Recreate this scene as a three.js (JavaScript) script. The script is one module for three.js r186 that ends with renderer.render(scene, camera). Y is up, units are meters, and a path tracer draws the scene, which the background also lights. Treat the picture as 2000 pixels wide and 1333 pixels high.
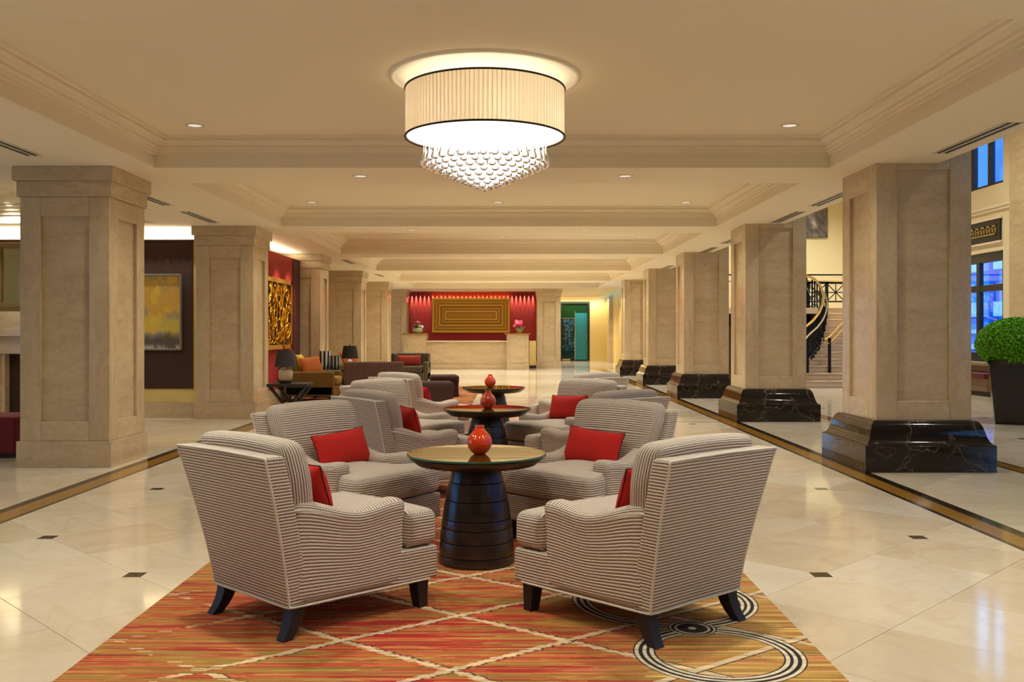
import * as THREE from 'three';
import { mergeGeometries, toCreasedNormals } from 'three/addons/utils/BufferGeometryUtils.js';
import { RectAreaLightUniformsLib } from 'three/addons/lights/RectAreaLightUniformsLib.js';

// ---------------------------------------------------------------- camera, sky, exposure
RectAreaLightUniformsLib.init();
const scene = new THREE.Scene();
const camera = new THREE.PerspectiveCamera(40.024, 2000 / 1333, 0.1, 200);
camera.position.set(0, 1.3, 0);
camera.lookAt(0, 1.3, -10);
camera.setViewOffset(2000, 1333, 3, 16.5, 2000, 1333);
const renderer = new THREE.WebGLRenderer();
renderer.toneMapping = THREE.LinearToneMapping;
renderer.toneMappingExposure = 1.0;
renderer.shadowMap.enabled = true;
scene.background = new THREE.Color().setRGB(0.55, 1.5, 3.1);   // clear blue evening sky outside
const WARM = new THREE.Color().setRGB(1.0, 0.975, 0.84);
const DOWN = 9.8, COVE = 22, CHAND = 0.075;

// ---------------------------------------------------------------- helpers
function rng(seed) { let a = seed >>> 0; return () => { a = (a + 0x6D2B79F5) | 0; let t = Math.imul(a ^ (a >>> 15), 1 | a); t = (t + Math.imul(t ^ (t >>> 7), 61 | t)) ^ t; return ((t ^ (t >>> 14)) >>> 0) / 4294967296; }; }
const rnd = rng(7);
const used = {};
function numbered(n) { if (!(n in used)) { used[n] = 0; return n; } used[n]++; return n + '_' + String(used[n]).padStart(3, '0'); }
const shade = (m) => { m.castShadow = true; m.receiveShadow = true; return m; };
function thing(name, label, category, pos = [0, 0, 0], turn = 0, group) {
  const o = new THREE.Group(); o.name = numbered(name); o.position.set(...pos); o.rotation.y = turn;
  o.userData = { label, category }; if (group) o.userData.group = group; scene.add(o); return o;
}
function struct(name, label) { const o = new THREE.Group(); o.name = name; o.userData = { kind: 'structure', label }; scene.add(o); return o; }
function part(name, geo, mat, parent, label) { const m = shade(new THREE.Mesh(geo, mat)); m.name = name; if (label) m.userData.label = label; parent.add(m); return m; }
function copyOf(src, label, pos, turn = 0, group) {
  const r = src.clone(); r.name = numbered(src.name.replace(/_\d{3}$/, '')); r.position.set(...pos); r.rotation.set(0, turn, 0);
  r.userData = { ...src.userData, label }; if (group) r.userData.group = group; scene.add(r); return r;
}
const clamp = (v, a, b) => Math.min(b, Math.max(a, v));
const lerp = (a, b, t) => a + (b - a) * t;
const smooth = (a, b, v) => { const t = clamp((v - a) / (b - a), 0, 1); return t * t * (3 - 2 * t); };
function hash(x, y, s) { let h = Math.imul(x, 374761393) + Math.imul(y, 668265263) + Math.imul(s, 2246822519); h = Math.imul(h ^ (h >>> 13), 1274126177); return ((h ^ (h >>> 16)) >>> 0) / 4294967296; }
function vnoise(x, y, px, py, s) {
  const xi = Math.floor(x), yi = Math.floor(y), fx = x - xi, fy = y - yi, w = (n, p) => ((n % p) + p) % p;
  const u = fx * fx * (3 - 2 * fx), v = fy * fy * (3 - 2 * fy);
  const a = hash(w(xi, px), w(yi, py), s), b = hash(w(xi + 1, px), w(yi, py), s), c = hash(w(xi, px), w(yi + 1, py), s), d = hash(w(xi + 1, px), w(yi + 1, py), s);
  return lerp(lerp(a, b, u), lerp(c, d, u), v);
}
function fbm(x, y, px, py, oct, s) { let v = 0, a = 0.5, t = 0; for (let i = 0; i < oct; i++) { v += a * vnoise(x, y, px, py, s + i); t += a; a *= 0.5; x *= 2; y *= 2; px *= 2; py *= 2; } return v / t; }
function tex(w, h, fn, srgb = true, size = [1, 1]) {
  const d = new Uint8Array(w * h * 4);
  for (let y = 0; y < h; y++) for (let x = 0; x < w; x++) { const c = fn((x + 0.5) / w, (y + 0.5) / h), i = 4 * (y * w + x); d[i] = clamp(c[0], 0, 255); d[i + 1] = clamp(c[1], 0, 255); d[i + 2] = clamp(c[2], 0, 255); d[i + 3] = 255; }
  const t = new THREE.DataTexture(d, w, h); t.magFilter = THREE.LinearFilter; t.minFilter = THREE.LinearMipmapLinearFilter; t.generateMipmaps = true;
  t.wrapS = t.wrapT = THREE.RepeatWrapping; if (srgb) t.colorSpace = THREE.SRGBColorSpace; t.repeat.set(1 / size[0], 1 / size[1]); t.needsUpdate = true; return t;
}
const mix3 = (a, b, t) => [lerp(a[0], b[0], t), lerp(a[1], b[1], t), lerp(a[2], b[2], t)];
const mat = (o) => new THREE.MeshPhysicalMaterial(o);

// geometry: box given by its bounds, in metres-uv
function uvBox(g0, off = [0, 0]) {
  const g = g0.index ? g0.toNonIndexed() : g0, p = g.attributes.position, n = new Float32Array(p.count * 2), a = new THREE.Vector3(), b = new THREE.Vector3(), c = new THREE.Vector3();
  for (let i = 0; i < p.count; i += 3) {
    a.fromBufferAttribute(p, i); b.fromBufferAttribute(p, i + 1); c.fromBufferAttribute(p, i + 2);
    const nn = b.clone().sub(a).cross(c.clone().sub(a)), ax = Math.abs(nn.x), ay = Math.abs(nn.y), az = Math.abs(nn.z);
    [a, b, c].forEach((v, k) => { const uv = ay >= ax && ay >= az ? [v.x, v.z] : ax >= az ? [v.z, v.y] : [v.x, v.y]; n[2 * (i + k)] = uv[0] + off[0]; n[2 * (i + k) + 1] = uv[1] + off[1]; });
  }
  g.setAttribute('uv', new THREE.BufferAttribute(n, 2)); return g;
}
function box(x0, x1, y0, y1, z0, z1, off) { const g = new THREE.BoxGeometry(Math.abs(x1 - x0), Math.abs(y1 - y0), Math.abs(z1 - z0)); g.translate((x0 + x1) / 2, (y0 + y1) / 2, (z0 + z1) / 2); return uvBox(g, off); }
const boxd = (x0, x1, y0, y1, d0, d1, off) => box(x0, x1, y0, y1, -d1, -d0, off);   // d = metres in front of the camera
const merged = (list) => mergeGeometries(list.map((g) => { const q = g.index ? g.toNonIndexed() : g; for (const k of Object.keys(q.attributes)) if (!['position', 'normal', 'uv'].includes(k)) q.deleteAttribute(k); return q; }));
// chamfered box
function cbox(x0, x1, y0, y1, z0, z1, r = 0.006, off) { return uvBox(rounded(x1 - x0, y1 - y0, z1 - z0, r, 1, 1).translate((x0 + x1) / 2, (y0 + y1) / 2, (z0 + z1) / 2), off); }
// rounded box with a fine grid that can be bent: returns non-indexed-by-face grid with per-face uv in metres
function axis(len, r, nr, n) { const h = len / 2, o = []; for (let i = 0; i <= nr; i++) o.push(-h + r * (1 - Math.cos((i / nr) * Math.PI / 2))); for (let i = 1; i < n; i++) o.push(lerp(-h + r, h - r, i / n)); for (let i = nr; i >= 0; i--) o.push(h - r * (1 - Math.cos((i / nr) * Math.PI / 2))); return o; }
function rounded(w, h, d, r, nr = 3, n = 6, uvFlip = {}, deform = null) {
  r = Math.min(r, w / 2 - 1e-4, h / 2 - 1e-4, d / 2 - 1e-4);
  const A = [axis(w, r, nr, n), axis(h, r, nr, n), axis(d, r, nr, n)], H = [w / 2, h / 2, d / 2], pos = [], uv = [], idx = [];
  for (let ax = 0; ax < 3; ax++) for (const s of [-1, 1]) {
    const u = (ax + 1) % 3, v = (ax + 2) % 3, U = A[u], V = A[v], base = pos.length / 3;
    for (const b of V) for (const a of U) {
      const p = [0, 0, 0]; p[ax] = s * H[ax]; p[u] = a; p[v] = b;
      const q = p.map((x, k) => clamp(x, -H[k] + r, H[k] - r)), e = p.map((x, k) => x - q[k]), L = Math.hypot(...e) || 1;
      let t = q.map((x, k) => x + e[k] / L * r);
      let uvp = ax === 1 ? [p[0], p[2]] : ax === 0 ? [p[2], p[1]] : [p[0], p[1]];
      if (uvFlip[ax]) uvp = [uvp[1], uvp[0]];
      if (deform) t = deform(...t);
      pos.push(...t); uv.push(...uvp);
    }
    const nu = U.length, nv = V.length;
    for (let j = 0; j < nv - 1; j++) for (let i = 0; i < nu - 1; i++) { const a = base + j * nu + i, b = a + 1, c = a + nu, e = c + 1; if (s > 0) idx.push(a, b, e, a, e, c); else idx.push(a, e, b, a, c, e); }
  }
  const g = new THREE.BufferGeometry(); g.setAttribute('position', new THREE.Float32BufferAttribute(pos, 3)); g.setAttribute('uv', new THREE.Float32BufferAttribute(uv, 2)); g.setIndex(idx);
  return weldNormals(g);
}
function weldNormals(g) {   // smooth normals across face borders, uv seams kept
  g.computeVertexNormals(); const p = g.attributes.position, n = g.attributes.normal, m = new Map();
  const key = (i) => Math.round(p.getX(i) * 2e4) + ',' + Math.round(p.getY(i) * 2e4) + ',' + Math.round(p.getZ(i) * 2e4);
  for (let i = 0; i < p.count; i++) { const k = key(i); let v = m.get(k); if (!v) m.set(k, v = [0, 0, 0]); v[0] += n.getX(i); v[1] += n.getY(i); v[2] += n.getZ(i); }
  for (let i = 0; i < p.count; i++) { const v = m.get(key(i)), L = Math.hypot(...v) || 1; n.setXYZ(i, v[0] / L, v[1] / L, v[2] / L); }
  return g;
}
function lathe(pts, seg = 48) { const g = new THREE.LatheGeometry(pts.map((p) => new THREE.Vector2(p[0], p[1])), seg); return g; }
const creased = (g, a = 0.6) => toCreasedNormals(g, a);
function tube(pts, r, seg = 40, rad = 6, closed = false) { return new THREE.TubeGeometry(new THREE.CatmullRomCurve3(pts.map((p) => new THREE.Vector3(...p)), closed, 'catmullrom', 0.1), seg, r, rad, closed); }
function bar(a, b, r, rad = 8) { const A = new THREE.Vector3(...a), B = new THREE.Vector3(...b); return new THREE.TubeGeometry(new THREE.LineCurve3(A, B), 1, r, rad, false); }
// profile (offset inward from a rectangle, height) swept round the rectangle with mitres
function rectSweep(x0, x1, z0, z1, prof) {
  const pos = [], loop = (o) => [[x0 + o, z0 + o], [x1 - o, z0 + o], [x1 - o, z1 - o], [x0 + o, z1 - o]];
  for (let k = 0; k < prof.length - 1; k++) { const A = loop(prof[k][0]), B = loop(prof[k + 1][0]), ya = prof[k][1], yb = prof[k + 1][1];
    for (let i = 0; i < 4; i++) { const j = (i + 1) % 4, a = [A[i][0], ya, A[i][1]], b = [A[j][0], ya, A[j][1]], c = [B[j][0], yb, B[j][1]], d = [B[i][0], yb, B[i][1]]; pos.push(...a, ...b, ...c, ...a, ...c, ...d); } }
  const g = new THREE.BufferGeometry(); g.setAttribute('position', new THREE.Float32BufferAttribute(pos, 3)); g.computeVertexNormals(); return uvBox(g);
}

// ---------------------------------------------------------------- textures and materials
const BEIGE = tex(1024, 1024, (u, v) => {
  const w = fbm(u * 3, v * 5, 3, 5, 4, 11), n = fbm(u * 4 + w, v * 26 + w * 3, 4, 26, 5, 21), f = fbm(u * 60, v * 90, 60, 90, 2, 31), q = fbm(u * 3, v * 7, 3, 7, 4, 55);
  const vein = Math.pow(1 - Math.abs(2 * fbm(u * 3 + w * 1.5, v * 6 + w * 2, 3, 6, 5, 41) - 1), 14);
  let c = mix3([182, 158, 122], [216, 195, 161], n * 0.7 + q * 0.3); c = mix3(c, [156, 126, 92], vein * 0.16); return c.map((x) => x + (f - 0.5) * 14);
}, true, [2.4, 2.4]);
const CREAM = tex(1024, 1024, (u, v) => {
  const w = fbm(u * 3, v * 3, 3, 3, 4, 111), n = fbm(u * 4 + w * 2, v * 9 + w * 2, 4, 9, 5, 121), f = fbm(u * 70, v * 70, 70, 70, 2, 131);
  const vein = Math.pow(1 - Math.abs(2 * fbm(u * 3 + w * 2, v * 5 + w * 2, 3, 5, 5, 141) - 1), 18);
  let c = mix3([216, 202, 179], [232, 222, 205], n); c = mix3(c, [190, 164, 128], vein * 0.2); return c.map((x) => x + (f - 0.5) * 7);
}, true, [2.2, 2.2]);
const BLACKM = tex(1024, 1024, (u, v) => {
  const w = fbm(u * 4, v * 4, 4, 4, 4, 211), n = fbm(u * 6, v * 6, 6, 6, 4, 221);
  const a = Math.pow(1 - Math.abs(2 * fbm(u * 4 + w * 2.2, v * 4 + w * 1.6, 4, 4, 5, 231) - 1), 40), b = Math.pow(1 - Math.abs(2 * fbm(u * 7 + w, v * 5 + w * 2, 7, 5, 4, 241) - 1), 60) * (n > 0.5 ? 1 : 0.2);
  return mix3(mix3([20, 15, 12], [44, 34, 27], n), [170, 155, 135], clamp(a * 0.6 + b * 0.5, 0, 1));
}, true, [1.6, 1.6]);
const FABRIC = tex(512, 512, (u, v) => {
  const k = v * 10, wob = 0.10 * (vnoise(u * 14, v * 10, 14, 10, 3) - 0.5), f = k + wob - Math.floor(k + wob), row = Math.floor(k + wob);
  const cord = smooth(0.10, 0.26, f) * (1 - smooth(0.66, 0.84, f)), st = 0.5 + 0.5 * Math.sin((u * 22 + (row % 2) * 0.5) * Math.PI * 2), n = vnoise(u * 90, v * 90, 90, 90, 5);
  let c = mix3([132, 106, 88], [228, 220, 207], clamp(cord * (0.84 + 0.16 * st), 0, 1)); return c.map((x) => x + (n - 0.5) * 20);
}, true, [0.135, 0.135]);
const FABRICB = tex(512, 512, (u, v) => { const k = v * 10, f = k - Math.floor(k); const c = 255 * Math.sin(Math.PI * clamp((f - 0.05) / 0.85, 0, 1)); return [c, c, c]; }, false, [0.135, 0.135]);
const RUG = tex(2048, 2048, (u, v) => {
  const x = -1.69 + u * 2.94, d = v * 3.45;                                   // v runs away from the camera, starts at 2.76 m
  const D = 2.76 + d, P = 3.45;
  const s1 = vnoise(u * 7, Math.floor(v * 290), 7, 290, 301), s2 = vnoise(u * 13 + 0.4, Math.floor(v * 410), 13, 410, 311), s3 = vnoise(u * 5, v * 60, 5, 60, 321), big = fbm(u * 4, v * 6, 4, 6, 3, 331);
  const red = [164, 36, 28], rust = [176, 82, 42], gold = [184, 138, 68], olive = [146, 114, 48], straw = [206, 170, 106];
  const right = smooth(0.15, 0.75, x + (s3 - 0.5) * 0.5), left = 1 - smooth(-1.5, -0.7, x);
  const t = clamp((s1 * 0.5 + s2 * 0.35 + s3 * 0.15 - 0.5) * 1.35 + 0.47 + (big - 0.5) * 0.3, 0, 1);
  let A = t < 0.4 ? mix3(gold, olive, smooth(0.4, 0.25, t)) : t < 0.55 ? mix3(gold, rust, smooth(0.4, 0.48, t)) : t < 0.66 ? mix3(rust, [196, 100, 58], smooth(0.55, 0.6, t)) : mix3(rust, red, smooth(0.62, 0.7, t));
  A = mix3(A, olive, left * 0.25);
  const B = t < 0.45 ? mix3(olive, gold, smooth(0.25, 0.42, t)) : mix3(gold, straw, smooth(0.5, 0.75, t));
  let c = mix3(A, B, right * (s1 > 0.83 ? 0.55 : 1));
  const per = (z, p) => ((z % p) + p) % p;
  // lattice of cream diagonals with a dark edge
  const jx = (s2 - 0.5) * 0.035 * (1 - 0.9 * right), X = (x - 0.238 + jx) / 0.47, Y = (D - 3.91) / 0.345, fade = smooth(-1.45, -0.75, x + (s1 - 0.5) * 0.4);
  for (const q of [X + Y, X - Y]) { const e = per(q + 1, 2) - 1, w = 0.058; const dist = e; if (fade > 0.4 || s2 > 0.72) { if (Math.abs(dist) < w) c = mix3(c, [214, 190, 152], 0.9); else if (dist > w && dist < w + 0.026) c = mix3(c, [52, 30, 24], fade * (0.85)); } }
  const rings = (cx, cd, r) => { let dd = D - cd; dd = per(dd + P / 2, P) - P / 2; return Math.hypot(x - cx, dd) - r; };
  for (const [cx, cd, r] of [[0.834, 3.75, 0.34], [0.737, 4.5, 0.44]]) { const q = r - (rings(cx, cd, r) + r); if (q > 0 && q < 0.088) { const b = q / 0.088; const k = b < 0.06 || (b > 0.24 && b < 0.42) || (b > 0.6 && b < 0.74) || b > 0.93; c = k ? [40, 32, 28] : [214, 200, 172]; } }
  const q = rings(0.79, 4.075, 0) ; if (q < 0.105) c = q < 0.018 ? [200, 184, 150] : q < 0.066 ? [40, 30, 26] : q < 0.078 ? [210, 196, 168] : q < 0.09 ? [44, 34, 30] : q < 0.1 ? [210, 196, 168] : [44, 34, 30];
  const n = hash(Math.floor(u * 2048), Math.floor(v * 2048), 9); const yarn = 0.86 + 0.28 * vnoise(u * 5, Math.floor(v * 330), 5, 330, 341); return c.map((z) => z * yarn + (n - 0.5) * 26);
});
RUG.repeat.set(1, 1);
const RUGB = tex(1024, 1024, (u, v) => { const c = 128 + 127 * (vnoise(u * 500, v * 500, 500, 500, 3) - 0.5) * 2; return [c, c, c]; }, false);
const WOODN = tex(512, 512, (u, v) => { const n = fbm(u * 3, v * 60, 3, 60, 4, 401); return mix3([26, 17, 14], [50, 34, 27], n); }, true, [0.6, 0.6]);
const M = {
  paint: mat({ color: 0xeadbbd, roughness: 0.85 }),
  soffit: mat({ color: 0xeadbbd, roughness: 0.8 }),
  wallcream: mat({ color: 0xe8d8b0, roughness: 0.8 }),
  yellow: mat({ color: 0xe6cb80, roughness: 0.75 }),
  beige: mat({ map: BEIGE, roughness: 0.16, specularIntensity: 0.9 }),
  beigeV: mat({ map: (() => { const t = BEIGE.clone(); t.rotation = Math.PI / 2; t.needsUpdate = true; return t; })(), roughness: 0.16, specularIntensity: 0.9 }),
  tile: mat({ map: CREAM, roughness: 0.085, specularIntensity: 1 }),
  grout: mat({ color: 0x8d7a5c, roughness: 0.8 }),
  inset: mat({ color: 0x2c241c, roughness: 0.1 }),
  goldstone: mat({ color: 0x9a6f2c, roughness: 0.1 }),
  black: mat({ map: BLACKM, roughness: 0.07 }),
  fabric: mat({ map: FABRIC, bumpMap: FABRICB, bumpScale: 0.0022, roughness: 0.95 }),
  cord: mat({ color: 0xd8cfc0, roughness: 0.9 }),
  darkwood: mat({ map: WOODN, roughness: 0.28, clearcoat: 0.3, clearcoatRoughness: 0.2 }),
  leg: mat({ color: 0x1c1412, roughness: 0.55 }),
  rug: mat({ map: RUG, bumpMap: RUGB, bumpScale: 0.002, roughness: 1 }),
  redpillow: mat({ color: 0xba180c, roughness: 0.9, sheen: 0.5, sheenColor: new THREE.Color(0x8a2010), sheenRoughness: 0.6 }),
  pipe: mat({ color: 0x300a08, roughness: 0.8 }),
  glasstop: mat({ color: 0x463e10, roughness: 0.02, specularIntensity: 1, ior: 1.6, clearcoat: 1, clearcoatRoughness: 0.01 }),
  glassedge: mat({ color: 0x2f5a48, roughness: 0.05 }),
  vase: mat({ color: 0xe83c08, roughness: 0.06, clearcoat: 1, clearcoatRoughness: 0.03, transmission: 0.15, thickness: 0.02, ior: 1.5 }),
  brass: mat({ color: 0xe2c684, roughness: 0.2, metalness: 1 }),
  steel: mat({ color: 0xd9d6cc, roughness: 0.22, metalness: 1 }),
  iron: mat({ color: 0x0c0d12, roughness: 0.25, metalness: 0.4 }),
  vent: mat({ color: 0x2a2118, roughness: 0.6 }),
  trimring: mat({ color: 0xcfc4b0, roughness: 0.4 }),
  led: mat({ color: 0xffffff, emissive: new THREE.Color(1, 0.97, 0.92), emissiveIntensity: 0.49 }),
  gold: mat({ color: 0xe2a42a, roughness: 0.24, metalness: 0.9 }),
  glass: mat({ color: 0xf4faff, roughness: 0, transmission: 1, thickness: 0 }),
  frameblue: mat({ color: 0x10141c, roughness: 0.3 }),
};

// ---------------------------------------------------------------- ceiling
const CX = -0.178, LX = -3.45, RX = 3.095, SOF = 2.9, TOP = 3.18, OUT = 4.04, LOUT = -5.2, FAR = 44, NEAR = -7;
const beams = [[-1.14, -0.2], [3.84, 4.78], [9.09, 10.03], [14.1, 15.04], [19.05, 19.99], [24.1, 25.04], [29.05, 29.99], [33.9, 36.9]];
const ceiling = struct('ceiling', 'cream plaster ceiling with rows of deep rectangular coffers');
part('slab', boxd(LOUT, OUT, TOP, TOP + 0.25, NEAR, FAR), M.paint, ceiling);
part('soffit_beam', boxd(LOUT, LX, SOF, TOP + 0.001, NEAR, FAR), M.soffit, ceiling);
part('soffit_beam', boxd(RX, OUT, SOF, TOP + 0.001, NEAR, FAR), M.soffit, ceiling);
for (const [a, b] of beams) part('cross_beam', boxd(LX - 0.001, RX + 0.001, SOF, TOP + 0.001, a, b), M.soffit, ceiling);
part('cross_beam', boxd(LX, RX, SOF, TOP, NEAR, -5.5), M.soffit, ceiling);
part('corridor_ceiling', boxd(1.0, RX + 0.001, SOF, TOP, 36.9, FAR), M.soffit, ceiling);
part('corridor_ceiling', boxd(LX - 0.001, 1.0, SOF, TOP, 36.2, FAR), M.soffit, ceiling);
const crown = [[0, 3.02], [0.03, 3.02], [0.03, 3.044], [0.042, 3.05], [0.048, 3.074], [0.082, 3.078], [0.082, 3.1], [0.096, 3.106], [0.115, 3.13], [0.148, 3.134], [0.148, 3.156], [0.178, 3.16], [0.186, 3.18]];
for (let i = -1; i < beams.length - 1; i++) { const a = i < 0 ? -5.5 : beams[i][1], b = beams[i + 1][0]; part('crown_moulding', rectSweep(LX, RX, -b, -a, crown), M.paint, ceiling); }
// left aisle: lower ceiling with a coffer of its own, and the cove along the alcove wall
part('aisle_slab', boxd(-10.3, LOUT + 0.001, TOP, TOP + 0.25, NEAR, 15.5), M.paint, ceiling);
part('aisle_beam', boxd(-10.3, LOUT, SOF, TOP, 13.7, 14.2), M.soffit, ceiling);
part('aisle_beam', boxd(-10.3, LOUT, SOF, TOP, 9.09, 10.03), M.soffit, ceiling);
part('aisle_beam', boxd(-10.3, LOUT, SOF, TOP, 3.84, 4.78), M.soffit, ceiling);
part('crown_moulding', rectSweep(-10.3, LOUT, -13.7, -10.03, crown), M.paint, ceiling);
part('crown_moulding', rectSweep(-10.3, LOUT, -9.09, -4.78, crown), M.paint, ceiling);
part('aisle_cove_lid', boxd(-10.3, LOUT, SOF, TOP, 14.2, 15.5), M.soffit, ceiling);

// ---------------------------------------------------------------- floor
const floor = struct('floor', 'polished cream marble floor of diagonal tiles with small black insets');
part('screed', boxd(-10.4, 12, -0.12, -0.022, NEAR, FAR), M.grout, floor);
{
  const S = 0.6505, variants = [];
  for (let k = 0; k < 14; k++) {
    const g = rounded(S - 0.0025, 0.02, S - 0.0025, 0.0012, 1, 1); const p = g.attributes.position, uv = g.attributes.uv, a = rnd() * 4, b = rnd() * 4, c = rnd() < 0.5 ? 1 : -1, tr = Math.floor(rnd() * 2);
    for (let i = 0; i < p.count; i++) { const X = p.getX(i) * c, Z = p.getZ(i); uv.setXY(i, (tr ? Z : X) + a, (tr ? X : Z) + b); }
    g.rotateY(Math.PI / 4); variants.push(g);
  }
  const tones = [0xffffff, 0xfaf6ef, 0xfffcf7, 0xf6f0e7].map((c) => { const m = M.tile.clone(); m.color = new THREE.Color(c); return m; });
  const list = [], h = S / Math.SQRT2;
  // joints: x - d = -3.36 + 0.92 k and x + d = 3.01 + 0.92 m
  for (let i = -40; i < 40; i++) for (let j = -40; j < 60; j++) {
    const diff = -3.36 + 0.46 + 0.92 * i, sum = 3.01 + 0.46 + 0.92 * j, x = (sum + diff) / 2, d = (sum - diff) / 2;
    if (x < -10.2 || x > 11.6 || d < -2 || d > 33.5) continue;
    const seen = d > 3.0 && Math.abs(x) < d * 0.56 + 0.6 && !(x > -1.2 && x < 0.75 && d < 12.2);
    list.push({ x, d, seen, key: seen ? d : 1000 + d });
  }
  list.sort((a, b) => a.key - b.key);
  const rest = [];
  list.forEach((t, i) => {
    const g = variants[Math.floor(rnd() * variants.length)];
    if (i < 290 && t.seen) { const m = part('tile', g, tones[Math.floor(rnd() * 4)], floor); m.position.set(t.x, -0.01, -t.d); }
    else rest.push(g.clone().translate(t.x, -0.01, -t.d));
  });
  const r = part('far_tiles', merged(rest), M.tile, floor); r.userData.kind = 'stuff';
  part('far_paving', boxd(-10.2, 12, -0.02, -0.0005, 33.6, FAR), M.tile, floor);
  const ig = cbox(-0.049, 0.049, -0.006, 0.0006, -0.049, 0.049, 0.0006);
  for (let i = -12; i < 12; i++) for (let j = -10; j < 20; j++) {
    const diff = -3.36 + 1.84 * i, sum = 3.01 + 1.84 * j, x = (sum + diff) / 2, d = (sum - diff) / 2;
    if (d < 3 || d > 26 || x < -3.4 || x > 8 || (x > 3 && x < 5) || Math.abs(x) > d * 0.56 || (x > -1.75 && x < 1.3 && d < 12.6)) continue;
    part('black_inset', ig, M.inset, floor).position.set(x, 0, -d);
  }
  const strip = (name, x0, x1, m) => { for (let d = 0; d < 33.5; d += 3.35) part(name, boxd(x0, x1, -0.006, 0.0007, d, d + 3.3495), m, floor); };
  strip('black_border', -3.74, -3.655, M.inset); strip('gold_border', -3.655, -3.493, M.goldstone); strip('black_border', -3.493, -3.462, M.inset);
  strip('black_border', 3.243, 3.335, M.inset); strip('gold_border', 3.089, 3.243, M.goldstone); strip('black_border', 3.05, 3.089, M.inset);
  strip('black_border', 4.72, 4.75, M.inset); strip('gold_border', 4.75, 4.9, M.goldstone); strip('black_border', 4.9, 4.93, M.inset);
  for (const d of [13.6, 18.6, 23.5, 28.4]) part('black_border', boxd(-3.46, 3.05, -0.006, 0.0007, d, d + 0.045), M.inset, floor);
}
// ---------------------------------------------------------------- walls
const wl = struct('wall_left', 'cream wall with tall windows beyond the left aisle');
{ // x = -10.3, windows between d 3..8.5
  const w = [[-7, 3.2, 0, 3.5], [5.4, 6.4, 0, 3.5], [8.6, 15.6, 0, 3.5], [3.2, 5.4, 2.7, 3.5], [6.4, 8.6, 2.7, 3.5], [3.2, 5.4, 0, 0.3], [6.4, 8.6, 0, 0.3]];
  for (const [a, b, y0, y1] of w) part('wall_panel', boxd(-10.55, -10.3, y0, y1, a, b), M.wallcream, wl);
}
function windowUnit(n, label, x, d0, d1, y0, y1, cols, rows, f = 0.07, thick = 0.035) {
  const o = struct('window_' + n, label);
  part('window_frame', merged([boxd(x - 0.05, x + 0.05, y0, y1, d0, d0 + f), boxd(x - 0.05, x + 0.05, y0, y1, d1 - f, d1), boxd(x - 0.05, x + 0.05, y0, y0 + f, d0 + f, d1 - f), boxd(x - 0.05, x + 0.05, y1 - f, y1, d0 + f, d1 - f)]), M.frameblue, o);
  for (let i = 1; i < cols; i++) { const d = lerp(d0, d1, i / cols); part('mullion', boxd(x - 0.045, x + 0.045, y0 + f, y1 - f, d - thick, d + thick), M.frameblue, o); }
  for (const r of rows) part('transom', boxd(x - 0.04, x + 0.04, r - thick, r + thick, d0 + f, d1 - f), M.frameblue, o);
  const ys = [y0 + f, ...rows, y1 - f];
  for (let i = 0; i < cols; i++) for (let k = 0; k < ys.length - 1; k++) part('pane', boxd(x - 0.004, x + 0.004, ys[k], ys[k + 1], lerp(d0 + f, d1 - f, i / cols), lerp(d0 + f, d1 - f, (i + 1) / cols)), M.glass, o);
  return o;
}
windowUnit(1, 'tall window in the left aisle wall', -10.42, 3.2, 5.4, 0.3, 2.7, 2, [2.0]);
windowUnit(2, 'tall window in the left aisle wall', -10.42, 6.4, 8.6, 0.3, 2.7, 2, [2.0]);
const wb = struct('wall_back', 'cream wall behind the viewer');
part('wall_panel', boxd(-10.55, 12.2, 0, 6.8, NEAR - 0.25, NEAR), M.wallcream, wb);

// alcove wall with brown fabric panel, cove and fireplace
const BROWN = tex(256, 256, (u, v) => { const n = vnoise(u * 120, v * 14, 120, 14, 7), m = vnoise(u * 14, v * 120, 14, 120, 8); const k = 0.6 * n + 0.4 * m; return mix3([52, 30, 22], [78, 50, 38], k); }, true, [0.5, 0.5]);
const brownMat = mat({ map: BROWN, roughness: 0.8 });
const wa = struct('wall_alcove', 'cream alcove wall with a brown fabric panel and marble skirting');
part('wall_panel', boxd(-10.3, -4.3, 0, 3.0, 14.45, 14.7), M.wallcream, wa);
part('panelling', boxd(-10.3, -4.3, 0, 2.69, 14.27, 14.45), M.yellow, wa);
part('fabric_panel', boxd(-5.88, -4.83, 0.445, 2.69, 14.25, 14.27), brownMat, wa, 'dark brown woven fabric panel');
part('panel_cap', boxd(-10.3, -4.78, 2.69, 2.715, 14.235, 14.36), mat({ color: 0x4a3320, roughness: 0.5 }), wa);
part('skirting', boxd(-5.8, -4.3, 0, 0.235, 14.225, 14.27), M.beige, wa);
// red partition between the second and third left columns
const REDS = tex(512, 128, (u, v) => { const k = u * 12, f = k - Math.floor(k), n = vnoise(u * 160, v * 30, 160, 30, 4); const s = 0.5 + 0.5 * Math.cos(f * Math.PI * 2); return mix3([126, 14, 10], [176, 30, 22], 0.25 + 0.45 * s + 0.3 * n); }, true, [0.9, 0.9]);
const REDP = tex(256, 256, (u, v) => { const n = vnoise(u * 120, v * 20, 120, 20, 6); return mix3([122, 12, 6], [152, 24, 12], n); }, true, [0.6, 0.6]);
const redMat = mat({ map: REDS, roughness: 0.75 }), redPlain = mat({ map: REDP, roughness: 0.75 });
const wr = struct('wall_partition', 'red fabric partition wall between marble columns');
part('core', boxd(-4.5, -4.31, 0, 2.76, 14.9, 19.0), M.wallcream, wr);
part('fabric_panel', boxd(-4.31, -4.29, 0.26, 2.76, 15.0, 18.45), redMat, wr, 'bright red pleated fabric');
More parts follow.
